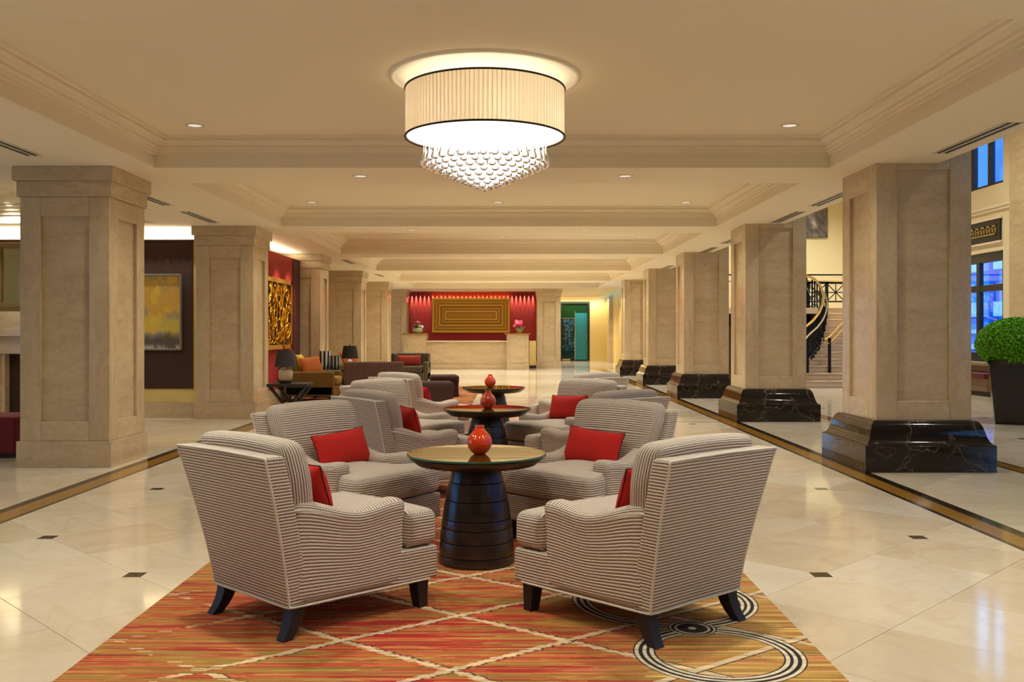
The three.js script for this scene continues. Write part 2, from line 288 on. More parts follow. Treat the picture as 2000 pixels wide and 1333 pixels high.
part('edge_panel', boxd(-4.31, -4.27, 0.26, 2.76, 18.45, 19.0), mat({ color: 0x4a1a10, roughness: 0.7 }), wr);
part('skirting', boxd(-4.32, -4.27, 0, 0.26, 14.9, 19.0), M.beige, wr);
part('cove_wall', boxd(-5.3, -5.2, 0, 3.0, 14.7, 34.5), M.wallcream, wr);

// reception end
const we = struct('wall_reception', 'red fabric wall behind the reception desk');
part('fabric_panel', boxd(-4.6, 1.05, 0, 3.1, 36.0, 36.2), redPlain, we, 'deep red fabric wall');
const wc = struct('wall_corridor', 'yellow corridor walls beyond the reception');
part('end_wall', boxd(3.64, 4.6, 0, 3.1, 43.0, 43.2), M.yellow, wc);
part('end_wall', boxd(0.9, 3.64, 2.72, 3.1, 43.0, 43.2), M.yellow, wc);
part('end_wall', boxd(0.9, 2.3, 0, 2.72, 43.0, 43.2), M.yellow, wc);
part('side_wall', boxd(4.42, 4.6, 0, 3.1, 31.5, 43.0), M.yellow, wc);
part('side_wall', boxd(0.8, 1.0, 0, 3.1, 36.2, 43.0), M.yellow, wc); part('low_wall', boxd(0.69, 0.93, 0.1, 1.0, 34.2, 34.3), M.yellow, wc); part('low_wall_base', boxd(0.69, 0.93, 0, 0.1, 34.19, 34.3), M.leg, wc);
part('pilaster', boxd(4.25, 4.42, 0, 2.9, 40.4, 41.2), M.beige, wc);
part('door_panel', cbox(4.385, 4.42, 0.02, 2.4, -37.6, -36.5, 0.006), mat({ color: 0xe0bf78, roughness: 0.6 }), wc);
part('door_panel', cbox(4.385, 4.42, 0.02, 2.4, -38.8, -37.7, 0.006), mat({ color: 0xe0bf78, roughness: 0.6 }), wc);
// atrium on the right
const wrt = struct('wall_right', 'tall cream atrium wall with windows on the street side');
const AX = 10.2, AH = 6.8;
{
  const bays = [[-4.2, -0.6], [0.9, 4.6], [6.4, 10.1], [12.2, 15.9], [19.4, 23.1]];
  let prev = NEAR;
  for (const [a, b] of bays) { part('wall_panel', boxd(AX, AX + 0.3, 0, AH, prev, a), M.wallcream, wrt); for (const [y0, y1] of [[0, 0.66], [3.02, 4.42], [6.1, AH]]) part('wall_panel', boxd(AX, AX + 0.3, y0, y1, a, b), M.wallcream, wrt); prev = b; }
  part('wall_panel', boxd(AX, AX + 0.3, 0, AH, prev, 28.3), M.wallcream, wrt);
  bays.forEach(([a, b], i) => { windowUnit(3 + 2 * i, 'street level shop window with dark frame', AX + 0.14, a, b, 0.66, 3.02, 3, [2.26], 0.2, 0.07); windowUnit(4 + 2 * i, 'upper atrium window with dark mullions', AX + 0.14, a, b, 4.42, 6.1, 5, [], 0.07, 0.07); });
  part('pilaster', boxd(AX - 0.22, AX, 0, AH, 17.0, 18.75), M.beige, wrt);
  part('cornice', boxd(AX - 0.05, AX, 3.86, 3.92, 19.0, 24), M.paint, wrt); part('cornice', boxd(AX - 0.08, AX, 3.92, 3.98, 19.0, 24), M.paint, wrt);
}
const atr = struct('wall_stair', 'tall cream wall behind the staircase');
part('wall_panel', boxd(4.3, AX + 0.3, 0, AH, 28.0, 28.3), mat({ color: 0xf0e2b8, roughness: 0.8 }), atr);
const wup = struct('wall_upper', 'cream wall above the columns facing the atrium'); part('upper_wall', boxd(OUT - 0.2, OUT, SOF + 0.001, AH, NEAR, 28.3), M.wallcream, wup);
const ac = struct('ceiling_atrium', 'cream ceiling over the atrium'); ac.name = 'ceiling_atrium';
part('slab', boxd(OUT - 0.2, AX + 0.3, AH, AH + 0.2, NEAR, 28.3), M.paint, ac);

// ---------------------------------------------------------------- columns
function panelShaft(parent, s, y0, yTop, pb, pt, pbSide, ptSide, stile) {
  const h = s / 2, t = 0.03;
  part('shaft_core', box(-h + t, h - t, y0, yTop, -h + t, h - t, [rnd() * 3, rnd() * 3]), M.beige, parent);
  for (let f = 0; f < 4; f++) {
    const front = f % 2 === 0, w = front ? h : h - t, b = front ? pb : pbSide, p = front ? pt : ptSide, st = front ? stile : stile - t;
    for (const g of [['stile', -w, -w + st, y0, yTop], ['stile', w - st, w, y0, yTop], ['rail', -w + st, w - st, y0, b], ['rail', -w + st, w - st, p, yTop]]) {
      const m = part(g[0], cbox(g[1], g[2], g[3], g[4], h - t - 0.002, h, 0.006, [rnd() * 3, rnd() * 3]), g[0] === 'stile' ? M.beigeV : M.beige, parent); m.rotation.y = f * Math.PI / 2;
    }
  }
}
const lcol = thing('marble_column', '', 'column');
panelShaft(lcol, 0.865, 0.25, 2.61, 0.44, 2.42, 0.44, 2.42, 0.2);
part('base_block', cbox(-0.4575, 0.4575, 0, 0.25, -0.4575, 0.4575, 0.005), M.beige, lcol);
part('capital', cbox(-0.455, 0.455, 2.61, 2.76, -0.455, 0.455, 0.004, [1, 1]), M.beige, lcol);
part('capital', cbox(-0.485, 0.485, 2.76, SOF - 0.001, -0.485, 0.485, 0.004, [2, 1]), M.beige, lcol);
const LC = [9.47, 14.53, 19.5, 24.7, 29.9];
const ordL = ['nearest beige marble column on the left, beside the fireplace', 'beige marble column on the left beside the painting on brown fabric', 'beige marble column where the red partition with gold panel ends', 'beige marble column directly behind the far dark lamp shade', 'farthest freestanding beige marble column before the reception pilaster'];
LC.forEach((d, i) => { if (i === 0) { lcol.position.set(-4.3, 0, -d); lcol.userData.label = ordL[0]; lcol.userData.group = 'left row of columns'; } else copyOf(lcol, ordL[i], [-4.3, 0, -d], 0, 'left row of columns'); });
copyOf(lcol, 'beige marble pilaster at the left edge of the red reception wall', [-4.3, 0, -35.2], 0, 'left row of columns');
copyOf(lcol, 'beige marble pillar between the reception desk and the green door', [1.4, 0, -34.6], 0, 'left row of columns');
const rcol = thing('plinth_column', '', 'column');
panelShaft(rcol, 0.9, 0.46, 6.79, 0.655, 2.84, 0.655, 2.66, 0.2);
{
  const prof = [[0.61, 0], [0.61, 0.245], [0.603, 0.252], [0.592, 0.256], [0.58, 0.262], [0.566, 0.28], [0.552, 0.31], [0.54, 0.35], [0.53, 0.39], [0.52, 0.42], [0.508, 0.443], [0.492, 0.462], [0.475, 0.472], [0.44, 0.475]].map(([a, y]) => [0.61 - a, y]);
  const blk = cbox(-0.61, 0.61, 0, 0.245, -0.61, 0.61, 0.004);
  part('plinth_block', blk, M.black, rcol, 'veined black marble plinth');
  part('plinth_ogee', creased(rectSweep(-0.61, 0.61, -0.61, 0.61, prof.slice(1)), 0.5), M.black, rcol, 'curved black marble moulding');
}
const RC = [9.29, 14.22, 19.1, 23.9, 28.8];
const ordR = ['nearest column on black marble plinth, beside the clipped bush', 'column on black plinth just left of the staircase', 'third column on black marble plinth from the right edge', 'fourth column on black marble plinth from the right edge', 'farthest column on black marble plinth, next to the yellow wall'];
RC.forEach((d, i) => { if (i === 0) { rcol.position.set(3.9, 0, -d); rcol.userData.label = ordR[0]; rcol.userData.group = 'right row of columns'; } else copyOf(rcol, ordR[i], [3.9, 0, -d], 0, 'right row of columns'); });

// ---------------------------------------------------------------- slot vents
{
  const vg = merged([boxd(-0.055, -0.012, -0.004, 0, 0, 1.2), boxd(0.012, 0.055, -0.004, 0, 0, 1.2)]), fg = merged([boxd(-0.075, -0.055, -0.007, 0, -0.02, 1.22), boxd(0.055, 0.075, -0.007, 0, -0.02, 1.22), boxd(-0.012, 0.012, -0.007, 0, -0.02, 1.22)]);
  const at = [[-4.3, 7.25, 'linear vent in the ceiling left of the nearest left column'], [-4.3, 10.55, 'linear vent just behind the nearest left column'], [-4.3, 12.4, 'linear vent just before the second left column'],
    [3.83, 7.14, 'linear vent before the nearest right column'], [3.83, 10.62, 'linear vent just behind the nearest right column'], [3.83, 12.4, 'linear vent just before the second right column'], [3.83, 15.6, 'linear vent just behind the second right column'], [3.83, 17.6, 'linear vent just before the third right column'], [3.83, 22.3, 'linear vent just before the fourth right column'], [-3.65, 20.6, 'linear vent right of the third left column'], [-3.65, 25.6, 'linear vent right of the fourth left column']];
  for (const [x, d, l] of at) { const t = thing('slot_vent', l, 'vent', [x, SOF, -d], 0, 'linear ceiling vents'); part('slot', vg, M.vent, t); part('frame', fg, M.trimring, t); }
}
// ---------------------------------------------------------------- recessed downlights
function spot(x, y, d, inten, ang, pen, tx = x, ty = 0, td = d, color = WARM, soft = 3) {
  const s = new THREE.SpotLight(color, inten, 0, ang, pen, 2); s.position.set(x, y, -d); s.target.position.set(tx, ty, -td); s.castShadow = true; s.shadow.radius = soft; s.name = 'spot_lamp'; scene.add(s, s.target); return s;
}
const ringG = lathe([[0.062, -0.002], [0.066, -0.008], [0.082, -0.006], [0.088, -0.0005]], 24), lensG = new THREE.CircleGeometry(0.0625, 12).rotateX(Math.PI / 2).translate(0, -0.003, 0);
const bayName = (d) => d < 4.9 ? 'over the viewer' : d < 9 ? 'near the pleated chandelier' : d < 10.5 ? 'on the first cross beam' : d < 14 ? 'in the second coffer' : d < 16 ? 'on the second cross beam' : d < 19 ? 'in the third coffer' : d < 21 ? 'on the third cross beam' : 'far back toward the reception';
function downlight(x, y, d, where, k = 1) {
  const t = thing('recessed_downlight', 'small round recessed downlight ' + where, 'downlight', [x, y, -d], 0, 'recessed ceiling downlights');
  part('trim_ring', ringG, M.trimring, t); part('lens', lensG, M.led, t);
  spot(x, y - 0.012, d, DOWN * k * (d > 24 ? 1.7 : d > 16 ? 1.3 : 1), 1.2, 0.8);
}
const side = (x) => x < -1 ? 'left' : x > 0.7 ? 'right' : 'middle';
for (let b = 0; b < beams.length; b++) {
  const [a, e] = beams[b], m = (a + e) / 2;
  if (m > 0 && m < 34) for (const x of [-1.53, 1.17]) downlight(x, SOF, m, bayName(m) + (x < 0 ? ', left one' : ', right one') + (m > 21 ? ' of beam ' + ['', '', '', '', '', 'four', 'five', 'six'][b] : ''));
  if (b < beams.length - 1) { const n0 = e + 0.62, n1 = beams[b + 1][0] - 0.6; for (const dd of [n0, n1]) { if (dd < -0.5 || dd > 33.5) continue; for (const x of [-2.86, CX, 2.53]) { if (dd > 5 && dd < 9 && x === CX) continue; downlight(x, TOP, dd, bayName(dd) + ', ' + side(x) + ' of the ' + (dd === n0 ? 'front' : 'back') + ' row' + (dd > 21 ? ', bay ' + ['', '', '', '', '', 'five', 'six', 'seven'][b] : '')); } } }
}
downlight(-7.25, TOP, 13.5, 'above the gilt mirror in the left aisle');
for (const [x, d] of [[-6.2, 12.2], [-7.6, 11.2], [-7, 7.5], [-5.9, 6]]) downlight(x, TOP, d, 'in the left aisle ceiling over ' + (d > 10 ? 'the fireplace bay' : 'the window bay') + (x < -6.5 ? ', outer' : ', inner'), 0.8);

// ---------------------------------------------------------------- coves
function strip(x, y, d, w, h, inten, rx, ry, color = WARM) { const l = new THREE.RectAreaLight(color, inten, w, h); l.position.set(x, y, -d); l.rotation.order = 'YXZ'; l.rotation.set(rx, ry, 0); l.name = 'cove_lamp'; scene.add(l); return l; }
const ledM = mat({ color: 0xffffff, emissive: new THREE.Color(1, 0.86, 0.6), emissiveIntensity: 2.5 });
function ledStrip(label, g) { const m = shade(new THREE.Mesh(g, ledM)); m.name = numbered('cove_light_strip'); m.userData = { label, category: 'cove light' }; scene.add(m); }
ledStrip('bright cove light strip above the brown fabric panel and mirror', boxd(-10.2, -4.85, 2.715, 2.725, 14.37, 14.43));
strip(-7.5, 2.735, 14.40, 5.3, 0.06, COVE, Math.PI / 2, 0);
for (let k = 0; k < 8; k++) spot(-5.7 + k * 0.12, 2.78, 14.12, 1.3, 0.25, 0.7, -5.7 + k * 0.12, 1.7, 14.25, WARM, 0.5);
ledStrip('bright cove light strip above the red partition', boxd(-4.47, -4.42, 2.765, 2.775, 15.1, 18.9));
strip(-4.4, 2.785, 17.0, 0.1, 3.7, COVE * 0.8, Math.PI / 2, 0);
ledStrip('cove light strip over the green door in the corridor', boxd(1.1, 4.3, 2.78, 2.79, 42.8, 42.9));
strip(2.7, 2.775, 42.7, 3.0, 0.12, 40, -Math.PI / 2, 0);
spot(2.6, 2.85, 39.5, 22, 1.2, 0.8); spot(3.4, 2.85, 37.0, 16, 1.2, 0.8);
for (const d of [16.2, 17.2, 18.1]) spot(-3.75, 2.87, d, 7, 0.55, 0.7, -4.29, 1.65, d);
// row of small wall washers over the reception wall
{
  const holder = thing('wall_washer_rail', 'rail of tiny spotlights along the top of the red reception wall', 'spotlight rail', [0, 0, 0]);
  part('rail', boxd(-3.85, 0.92, 2.872, 2.898, 35.92, 35.99), M.trimring, holder);
  const lg = new THREE.CircleGeometry(0.02, 6).rotateX(Math.PI / 2);
  for (let i = 0; i < 30; i++) { const x = -3.78 + i * 0.16; const m = part('lamp_lens', lg, M.led, holder); m.position.set(x, 2.866, -35.962); spot(x, 2.857, 35.962, 26, 0.21, 1, x, 1.9, 36.0, new THREE.Color().setRGB(1, 0.8, 0.6), 0.5); }
  for (const x of [-3, -1.4, 0.2]) spot(x, 2.86, 33.0, 7, 1.0, 0.8, x, 0, 32.2);
}

// ---------------------------------------------------------------- chandelier
{
  const c = thing('chandelier', 'large pleated drum chandelier with crystal drops hanging from the coffer', 'chandelier', [-0.187, 0, -6.9]);
  part('ceiling_medallion', lathe([[0.70, TOP], [0.695, TOP - 0.014], [0.68, TOP - 0.02], [0.665, TOP - 0.012], [0.655, TOP - 0.004], [0.3, TOP - 0.001], [0.0001, TOP - 0.001]], 72), mat({ color: 0xf2e6cc, roughness: 0.5 }), c, 'round white plaster medallion');
  const R = 0.584, y0 = 2.735, y1 = 3.085, N = 116, pos = [], idx = [], seg = N * 4;
  for (let i = 0; i <= seg; i++) { const a = i / seg * Math.PI * 2, k = i % 4, r = R - [0, 0.0, 0.004, 0.013][k]; for (const y of [y0, y1]) pos.push(Math.cos(a) * r, y, Math.sin(a) * r); }
  for (let i = 0; i < seg; i++) { const a = 2 * i; idx.push(a, a + 1, a + 3, a, a + 3, a + 2); }
  const sg = new THREE.BufferGeometry(); sg.setAttribute('position', new THREE.Float32BufferAttribute(pos, 3)); sg.setIndex(idx); const sf = sg.toNonIndexed(); sf.computeVertexNormals();
  part('lamp_shade', sf, mat({ color: 0xf4e6cc, roughness: 1, transmission: 0.65, thickness: 0, side: THREE.DoubleSide }), c, 'pleated cream fabric drum shade');
  const folds = []; for (let i = 0; i < N; i++) { const a0 = (i + 0.70) / N * Math.PI * 2, a1 = (i + 1.06) / N * Math.PI * 2, r = R - 0.0165, q = (a, y) => [Math.cos(a) * r, y, Math.sin(a) * r]; const g = new THREE.BufferGeometry(); g.setAttribute('position', new THREE.Float32BufferAttribute([...q(a0, y0), ...q(a0, y1), ...q(a1, y1), ...q(a0, y0), ...q(a1, y1), ...q(a1, y0)], 3)); g.computeVertexNormals(); folds.push(g); }
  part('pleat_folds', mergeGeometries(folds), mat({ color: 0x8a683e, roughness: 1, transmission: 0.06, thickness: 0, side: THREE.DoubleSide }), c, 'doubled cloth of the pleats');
  const cordG = (y) => new THREE.TorusGeometry(R + 0.002, 0.0075, 8, 96).rotateX(Math.PI / 2).translate(0, y, 0);
  const trim = mat({ color: 0x1d120c, roughness: 0.6 });
  part('shade_trim', cordG(y0), trim, c); part('shade_trim', cordG(y1), trim, c);
  part('diffuser', new THREE.CircleGeometry(0.578, 40).rotateX(Math.PI / 2).translate(0, y0 + 0.006, 0), mat({ color: 0xffffff, roughness: 0.6, emissive: new THREE.Color(1, 0.92, 0.78), emissiveIntensity: 1.5, side: THREE.DoubleSide }), c, 'glowing white lamp diffuser');
  part('stem', new THREE.CylinderGeometry(0.02, 0.02, TOP - y0 - 0.02, 12).translate(0, (TOP + y0) / 2, 0), M.brass, c);
  const drop = lathe([[0.0004, 0.15], [0.002, 0.149], [0.003, 0.12], [0.008, 0.085], [0.018, 0.055], [0.027, 0.034], [0.0295, 0.022], [0.026, 0.009], [0.015, 0.001], [0.0001, 0]], 12);
  const crystal = mat({ color: 0xffffff, roughness: 0.0, transmission: 1, thickness: 0.05, ior: 1.5 });
  const rows = [[0.452, 2.525, 36], [0.395, 2.498, 31], [0.338, 2.472, 27], [0.281, 2.446, 22], [0.225, 2.42, 18], [0.168, 2.396, 13], [0.112, 2.374, 9], [0.056, 2.356, 5], [0, 2.338, 1]];
  rows.forEach(([r, y, n], k) => { for (let i = 0; i < n; i++) { const a = (i + 0.5 * (k % 2)) / n * Math.PI * 2; part('crystal_drop', drop, crystal, c).position.set(Math.cos(a) * r, y, Math.sin(a) * r); } });
  const wires = []; rows.forEach(([r, y, n], k) => { for (let i = 0; i < n; i++) { const a = (i + 0.5 * (k % 2)) / n * Math.PI * 2; wires.push(new THREE.CylinderGeometry(0.0012, 0.0012, y0 - y - 0.14, 4).translate(Math.cos(a) * r, (y0 + y + 0.15) / 2, Math.sin(a) * r)); } });
  part('drop_wires', merged(wires), M.steel, c);
  for (let i = 0; i < 6; i++) { const a = i / 6 * Math.PI * 2 + 0.3, p = new THREE.PointLight(WARM, 0.9 * CHAND, 0, 2); p.position.set(-0.187 + Math.cos(a) * 0.36, 2.84, -6.9 + Math.sin(a) * 0.36); p.castShadow = true; p.shadow.radius = 2; scene.add(p); }
  const under = new THREE.RectAreaLight(WARM, 40 * CHAND, 0.8, 0.8); under.position.set(-0.187, y0 - 0.006, -6.9); under.rotation.x = -Math.PI / 2; scene.add(under);
}
// ---------------------------------------------------------------- rug
{
  const g = rounded(2.94, 0.012, 9.7, 0.004, 1, 4), p = g.attributes.position, uv = g.attributes.uv;
  for (let i = 0; i < p.count; i++) uv.setXY(i, (p.getX(i) + 1.47) / 2.94, (2.85 + (4.85 - p.getZ(i)) - 2.76) / 3.45);
  const r = part('area_rug', g, M.rug, scene); r.position.set(-0.22, 0.0075, -(2.85 + 4.85)); r.userData = { label: 'long red and gold streaked rug with cream lattice and ring pattern', category: 'rug' };
  const RUG2 = tex(512, 512, (u, v) => { const s = vnoise(u * 12, v * 120, 12, 120, 71), n = fbm(u * 8, v * 8, 8, 8, 3, 72); return mix3(mix3([120, 62, 24], [186, 122, 56], s), [70, 30, 16], n > 0.62 ? 0.7 : 0); }, true);
  const g2 = rounded(3.6, 0.012, 6.2, 0.004, 1, 2), p2 = g2.attributes.position, u2 = g2.attributes.uv; for (let i = 0; i < p2.count; i++) u2.setXY(i, p2.getX(i) / 1.8, p2.getZ(i) / 1.8);
  const q = part('area_rug', g2, mat({ map: RUG2, roughness: 1 }), scene); q.name = numbered('area_rug_back').replace('_back', '_001'); q.position.set(-2.5, 0.0075, -19.3); q.userData = { label: 'brown and ochre rug under the dark footstools', category: 'rug' };
}
// ---------------------------------------------------------------- striped club chair
const hw = (z) => lerp(0.305, 0.372, (z + 0.38) / 0.78);
const backZ = (y) => -0.355 - 0.155 * Math.pow(clamp((y - 0.13) / 0.65, 0, 1.3), 1.25);
const backW = (y) => lerp(0.302, 0.357, smooth(0.13, 0.8, y) * 0.6 + clamp((y - 0.13) / 0.65, 0, 1) * 0.4);
function makeChair() {
  const t = thing('club_chair', '', 'armchair', [0, 0, 0], 0, 'striped club chairs round the pedestal tables');
  const F = M.fabric;
  // seat deck
  part('seat_base', rounded(0.7, 0.155, 0.755, 0.014, 3, 8, {}, (x, y, z) => { const Z = z + 0.02; return [x / 0.35 * (hw(Z) - (Z < 0.2 ? 0.012 : 0.0)), y + 0.2075, Z]; }), F, t);
  for (const s of [-1, 1]) {
    const top = (z) => { const k = (z + 0.36) / 0.57; return k < 0.55 ? lerp(0.582, 0.503, smooth(0, 0.6, k)) : lerp(0.503, 0.528, smooth(0.6, 0.95, k)); };
    part('arm', rounded(0.12, 0.40, 0.575, 0.042, 5, 14, {}, (x, y, z) => {
      const Z = z - 0.075, k = (y + 0.2) / 0.4, T = top(Z), Y = lerp(0.132, T, k); const swell = 1 + 0.10 * smooth(0.72, 0.95, k);
      const inX = x * swell; return [s * (hw(Z) - 0.06) + inX, Y, Z + (Z > 0.15 ? 0.012 * smooth(0.6, 0.95, k) : 0)];
    }), F, t);
    // cord under the padded arm top, down the front of the arm
    const cp = []; for (let i = 0; i <= 14; i++) { const Z = lerp(-0.365, 0.185, i / 14); cp.push([s * (hw(Z) + 0.001), top(Z) - 0.042, Z]); }
    part('piping', tube(cp, 0.005, 60, 6), M.cord, t);
  }
  // outer back
  part('backrest', rounded(0.7, 0.65, 0.1, 0.014, 3, 12, {}, (x, y, z) => { const Y = y + 0.457; return [x / 0.35 * backW(Y), Y, backZ(Y) + z + 0.025]; }), F, t);
  const edge = (s) => { const q = []; for (let i = 0; i <= 16; i++) { const Y = lerp(0.135, 0.778, i / 16); q.push([s * (backW(Y) - 0.002), Y, backZ(Y) - 0.022]); } return q; };
  const L = edge(-1), R = edge(1).reverse();
  part('piping', tube([...L, [0, 0.784, backZ(0.78) - 0.022], ...R], 0.0055, 120, 6), M.cord, t);
  const hem = [[-0.30, 0.134, -0.378], [0, 0.134, -0.379], [0.30, 0.134, -0.378], [hw(-0.1) + 0.001, 0.134, -0.1], [hw(0.35) + 0.001, 0.134, 0.345], [0.34, 0.134, 0.356], [0, 0.134, 0.357], [-0.34, 0.134, 0.356], [-hw(0.35) - 0.001, 0.134, 0.345], [-hw(-0.1) - 0.001, 0.134, -0.1]];
  part('hem_cord', tube(hem, 0.005, 140, 6, true), M.cord, t);
  // seat cushion: T shape in front of the arms
  part('seat_cushion', rounded(0.7, 0.17, 0.63, 0.045, 5, 14, {}, (x, y, z) => {
    const Z = z + 0.085, w = lerp(hw(Z) - 0.128, hw(Z) + 0.004, smooth(0.205, 0.24, Z)), fx = x / 0.35, b = (1 - fx * fx) * (1 - Math.pow((z) / 0.315, 2));
    return [fx * w, y + 0.372 + (y > 0 ? 0.022 * b : 0), Z + (z > 0.2 ? 0.018 * (1 - fx * fx) : 0)];
  }), F, t);
  // back cushion
  part('back_cushion', rounded(0.63, 0.405, 0.15, 0.055, 5, 12, { 0: true }, (x, y, z) => {
    const Y = y + 0.63, fx = x / 0.315, fy = y / 0.2025, b = (1 - fx * fx) * (1 - fy * fy), w = lerp(0.275, 0.335, smooth(-0.2, 0.1, y));
    return [fx * w, Y + 0.012 * (1 - fx * fx) * (y > 0 ? 1 : 0), backZ(Y) + 0.135 + z + (z > 0 ? 0.03 : 0.0) * b];
  }), F, t);
  // legs
  const leg = (x, z, dx, dz) => { const g = new THREE.BoxGeometry(0.068, 0.14, 0.068, 1, 4, 1), p = g.attributes.position; for (let i = 0; i < p.count; i++) { const y = p.getY(i), k = 0.5 - y / 0.14, w = lerp(1, 0.72, k); p.setXYZ(i, x + p.getX(i) * w + dx * k * k, y + 0.07, z + p.getZ(i) * w + dz * k * k); } g.computeVertexNormals(); return g; };
  part('leg', leg(-0.27, -0.33, -0.012, -0.06), M.leg, t); part('leg', leg(0.27, -0.33, 0.012, -0.06), M.leg, t);
  part('leg', leg(-0.325, 0.315, 0, 0.012), M.leg, t); part('leg', leg(0.325, 0.315, 0, 0.012), M.leg, t);
  return t;
}
function pillowGeo(w, h, th, n = 22) {
  const pos = [], uv = [], idx = [];
  const R = (u, v) => { const pinch = 0.055; const x = w / 2 * u * (1 - pinch * (1 - v * v)), y = h / 2 * v * (1 - pinch * 1.4 * (1 - u * u)); return [x, y]; };
  for (const s of [-1, 1]) { const b = pos.length / 3; for (let j = 0; j <= n; j++) for (let i = 0; i <= n; i++) { const u = Math.sin((i / n - 0.5) * Math.PI), v = Math.sin((j / n - 0.5) * Math.PI), [x, y] = R(u, v); pos.push(x, y, s * th / 2 * Math.pow((1 - Math.pow(Math.abs(u), 2.6)) * (1 - Math.pow(Math.abs(v), 2.6)), 0.55)); uv.push(x, y); } for (let j = 0; j < n; j++) for (let i = 0; i < n; i++) { const a = b + j * (n + 1) + i; if (s > 0) idx.push(a, a + 1, a + n + 2, a, a + n + 2, a + n + 1); else idx.push(a, a + n + 2, a + 1, a, a + n + 1, a + n + 2); } }
  const g = new THREE.BufferGeometry(); g.setAttribute('position', new THREE.Float32BufferAttribute(pos, 3)); g.setAttribute('uv', new THREE.Float32BufferAttribute(uv, 2)); g.setIndex(idx); g.computeVertexNormals();
  const c = []; for (let k = 0; k < 4; k++) for (let i = 0; i < 8; i++) { const q = -1 + 2 * i / 8; const [u, v] = [[q, -1], [1, q], [-q, 1], [-1, -q]][k]; c.push([...R(u, v), 0]); }
  return [g, tube(c, 0.0032, 120, 6, true)];
}
const [pilG, pilP] = pillowGeo(0.45, 0.235, 0.13);
function pillow(label, chair, lx, ly, lz, tilt, roll, yaw = 0) {
  const t = thing('lumbar_pillow', label, 'pillow', [0, 0, 0], 0, 'red lumbar pillows on the striped chairs'); part('cover', pilG, M.redpillow, t); part('piping', pilP, M.pipe, t);
  const v = new THREE.Vector3(lx, ly, lz).applyAxisAngle(new THREE.Vector3(0, 1, 0), chair.rotation.y).add(chair.position); t.position.copy(v); t.rotation.set(tilt, chair.rotation.y + yaw, roll, 'YXZ'); return t;
}
const chair0 = makeChair(); let firstChair = true;
function club(x, d, fx, fd, label) {   // (fx, fd): where it faces, fd positive away from the camera
  const turn = Math.atan2(fx, -fd);
  if (firstChair) { firstChair = false; chair0.position.set(x, 0.0135, -d); chair0.rotation.y = turn; chair0.userData.label = label; return chair0; }
  return copyOf(chair0, label, [x, 0.0135, -d], turn);
}
const cA = club(-0.885, 4.39, 0.68, 0.73, 'striped club chair nearest on the left, its back toward the viewer');
const cB = club(0.555, 4.31, -0.65, 0.76, 'striped club chair nearest on the right, its back toward the viewer');
const cC = club(-0.975, 5.82, 0.81, -0.58, 'striped club chair left behind the nearest table, facing the viewer');
const cD = club(0.46, 5.90, -0.69, -0.73, 'striped club chair right behind the nearest table, facing the viewer');
const cE = club(-0.79, 7.50, 0.80, 0.60, 'striped club chair left before the second table, back turned, mostly behind another chair');
const cF = club(0.64, 7.55, -0.65, 0.76, 'striped club chair right before the second table, only its back top showing');
const cG = club(-0.96, 8.78, 0.81, -0.58, 'striped club chair left behind the second table');
const cH = club(0.47, 8.75, -0.72, -0.69, 'striped club chair right behind the second table, next to a bright red pillow');
const cI = club(-0.98, 10.75, 0.72, 0.69, 'farthest striped club chair on the left, before the third table');
const cJ = club(0.72, 10.75, -0.65, 0.76, 'farthest striped club chair on the right, grey rounded back top');
const PY = 0.472 + 0.0135;
pillow('red pillow tucked in the nearest left chair, seen edge on', cA, 0.03, PY + 0.095, -0.085, -0.3, 0.0, -0.1);
pillow('red pillow tucked in the nearest right chair, dark piping edge showing', cB, -0.02, PY + 0.095, -0.095, -0.3, 0.0, 0.1);
pillow('large red pillow on the chair left behind the nearest table', cC, 0.02, PY + 0.066, -0.118, -0.34, 0.06);
pillow('large red pillow on the chair right behind the nearest table', cD, -0.02, PY + 0.066, -0.118, -0.34, -0.05);
pillow('small red pillow left of the second table, in the chair turned away', cE, 0.0, PY + 0.11, -0.06, -0.3, 0.05, -0.1);
pillow('bright red pillow in the right chair behind the second table', cH, -0.02, PY + 0.095, -0.115, -0.3, 0.04);
pillow('farthest small red pillow, before the brown footstools', cI, 0.0, PY + 0.095, -0.11, -0.3, 0.1);

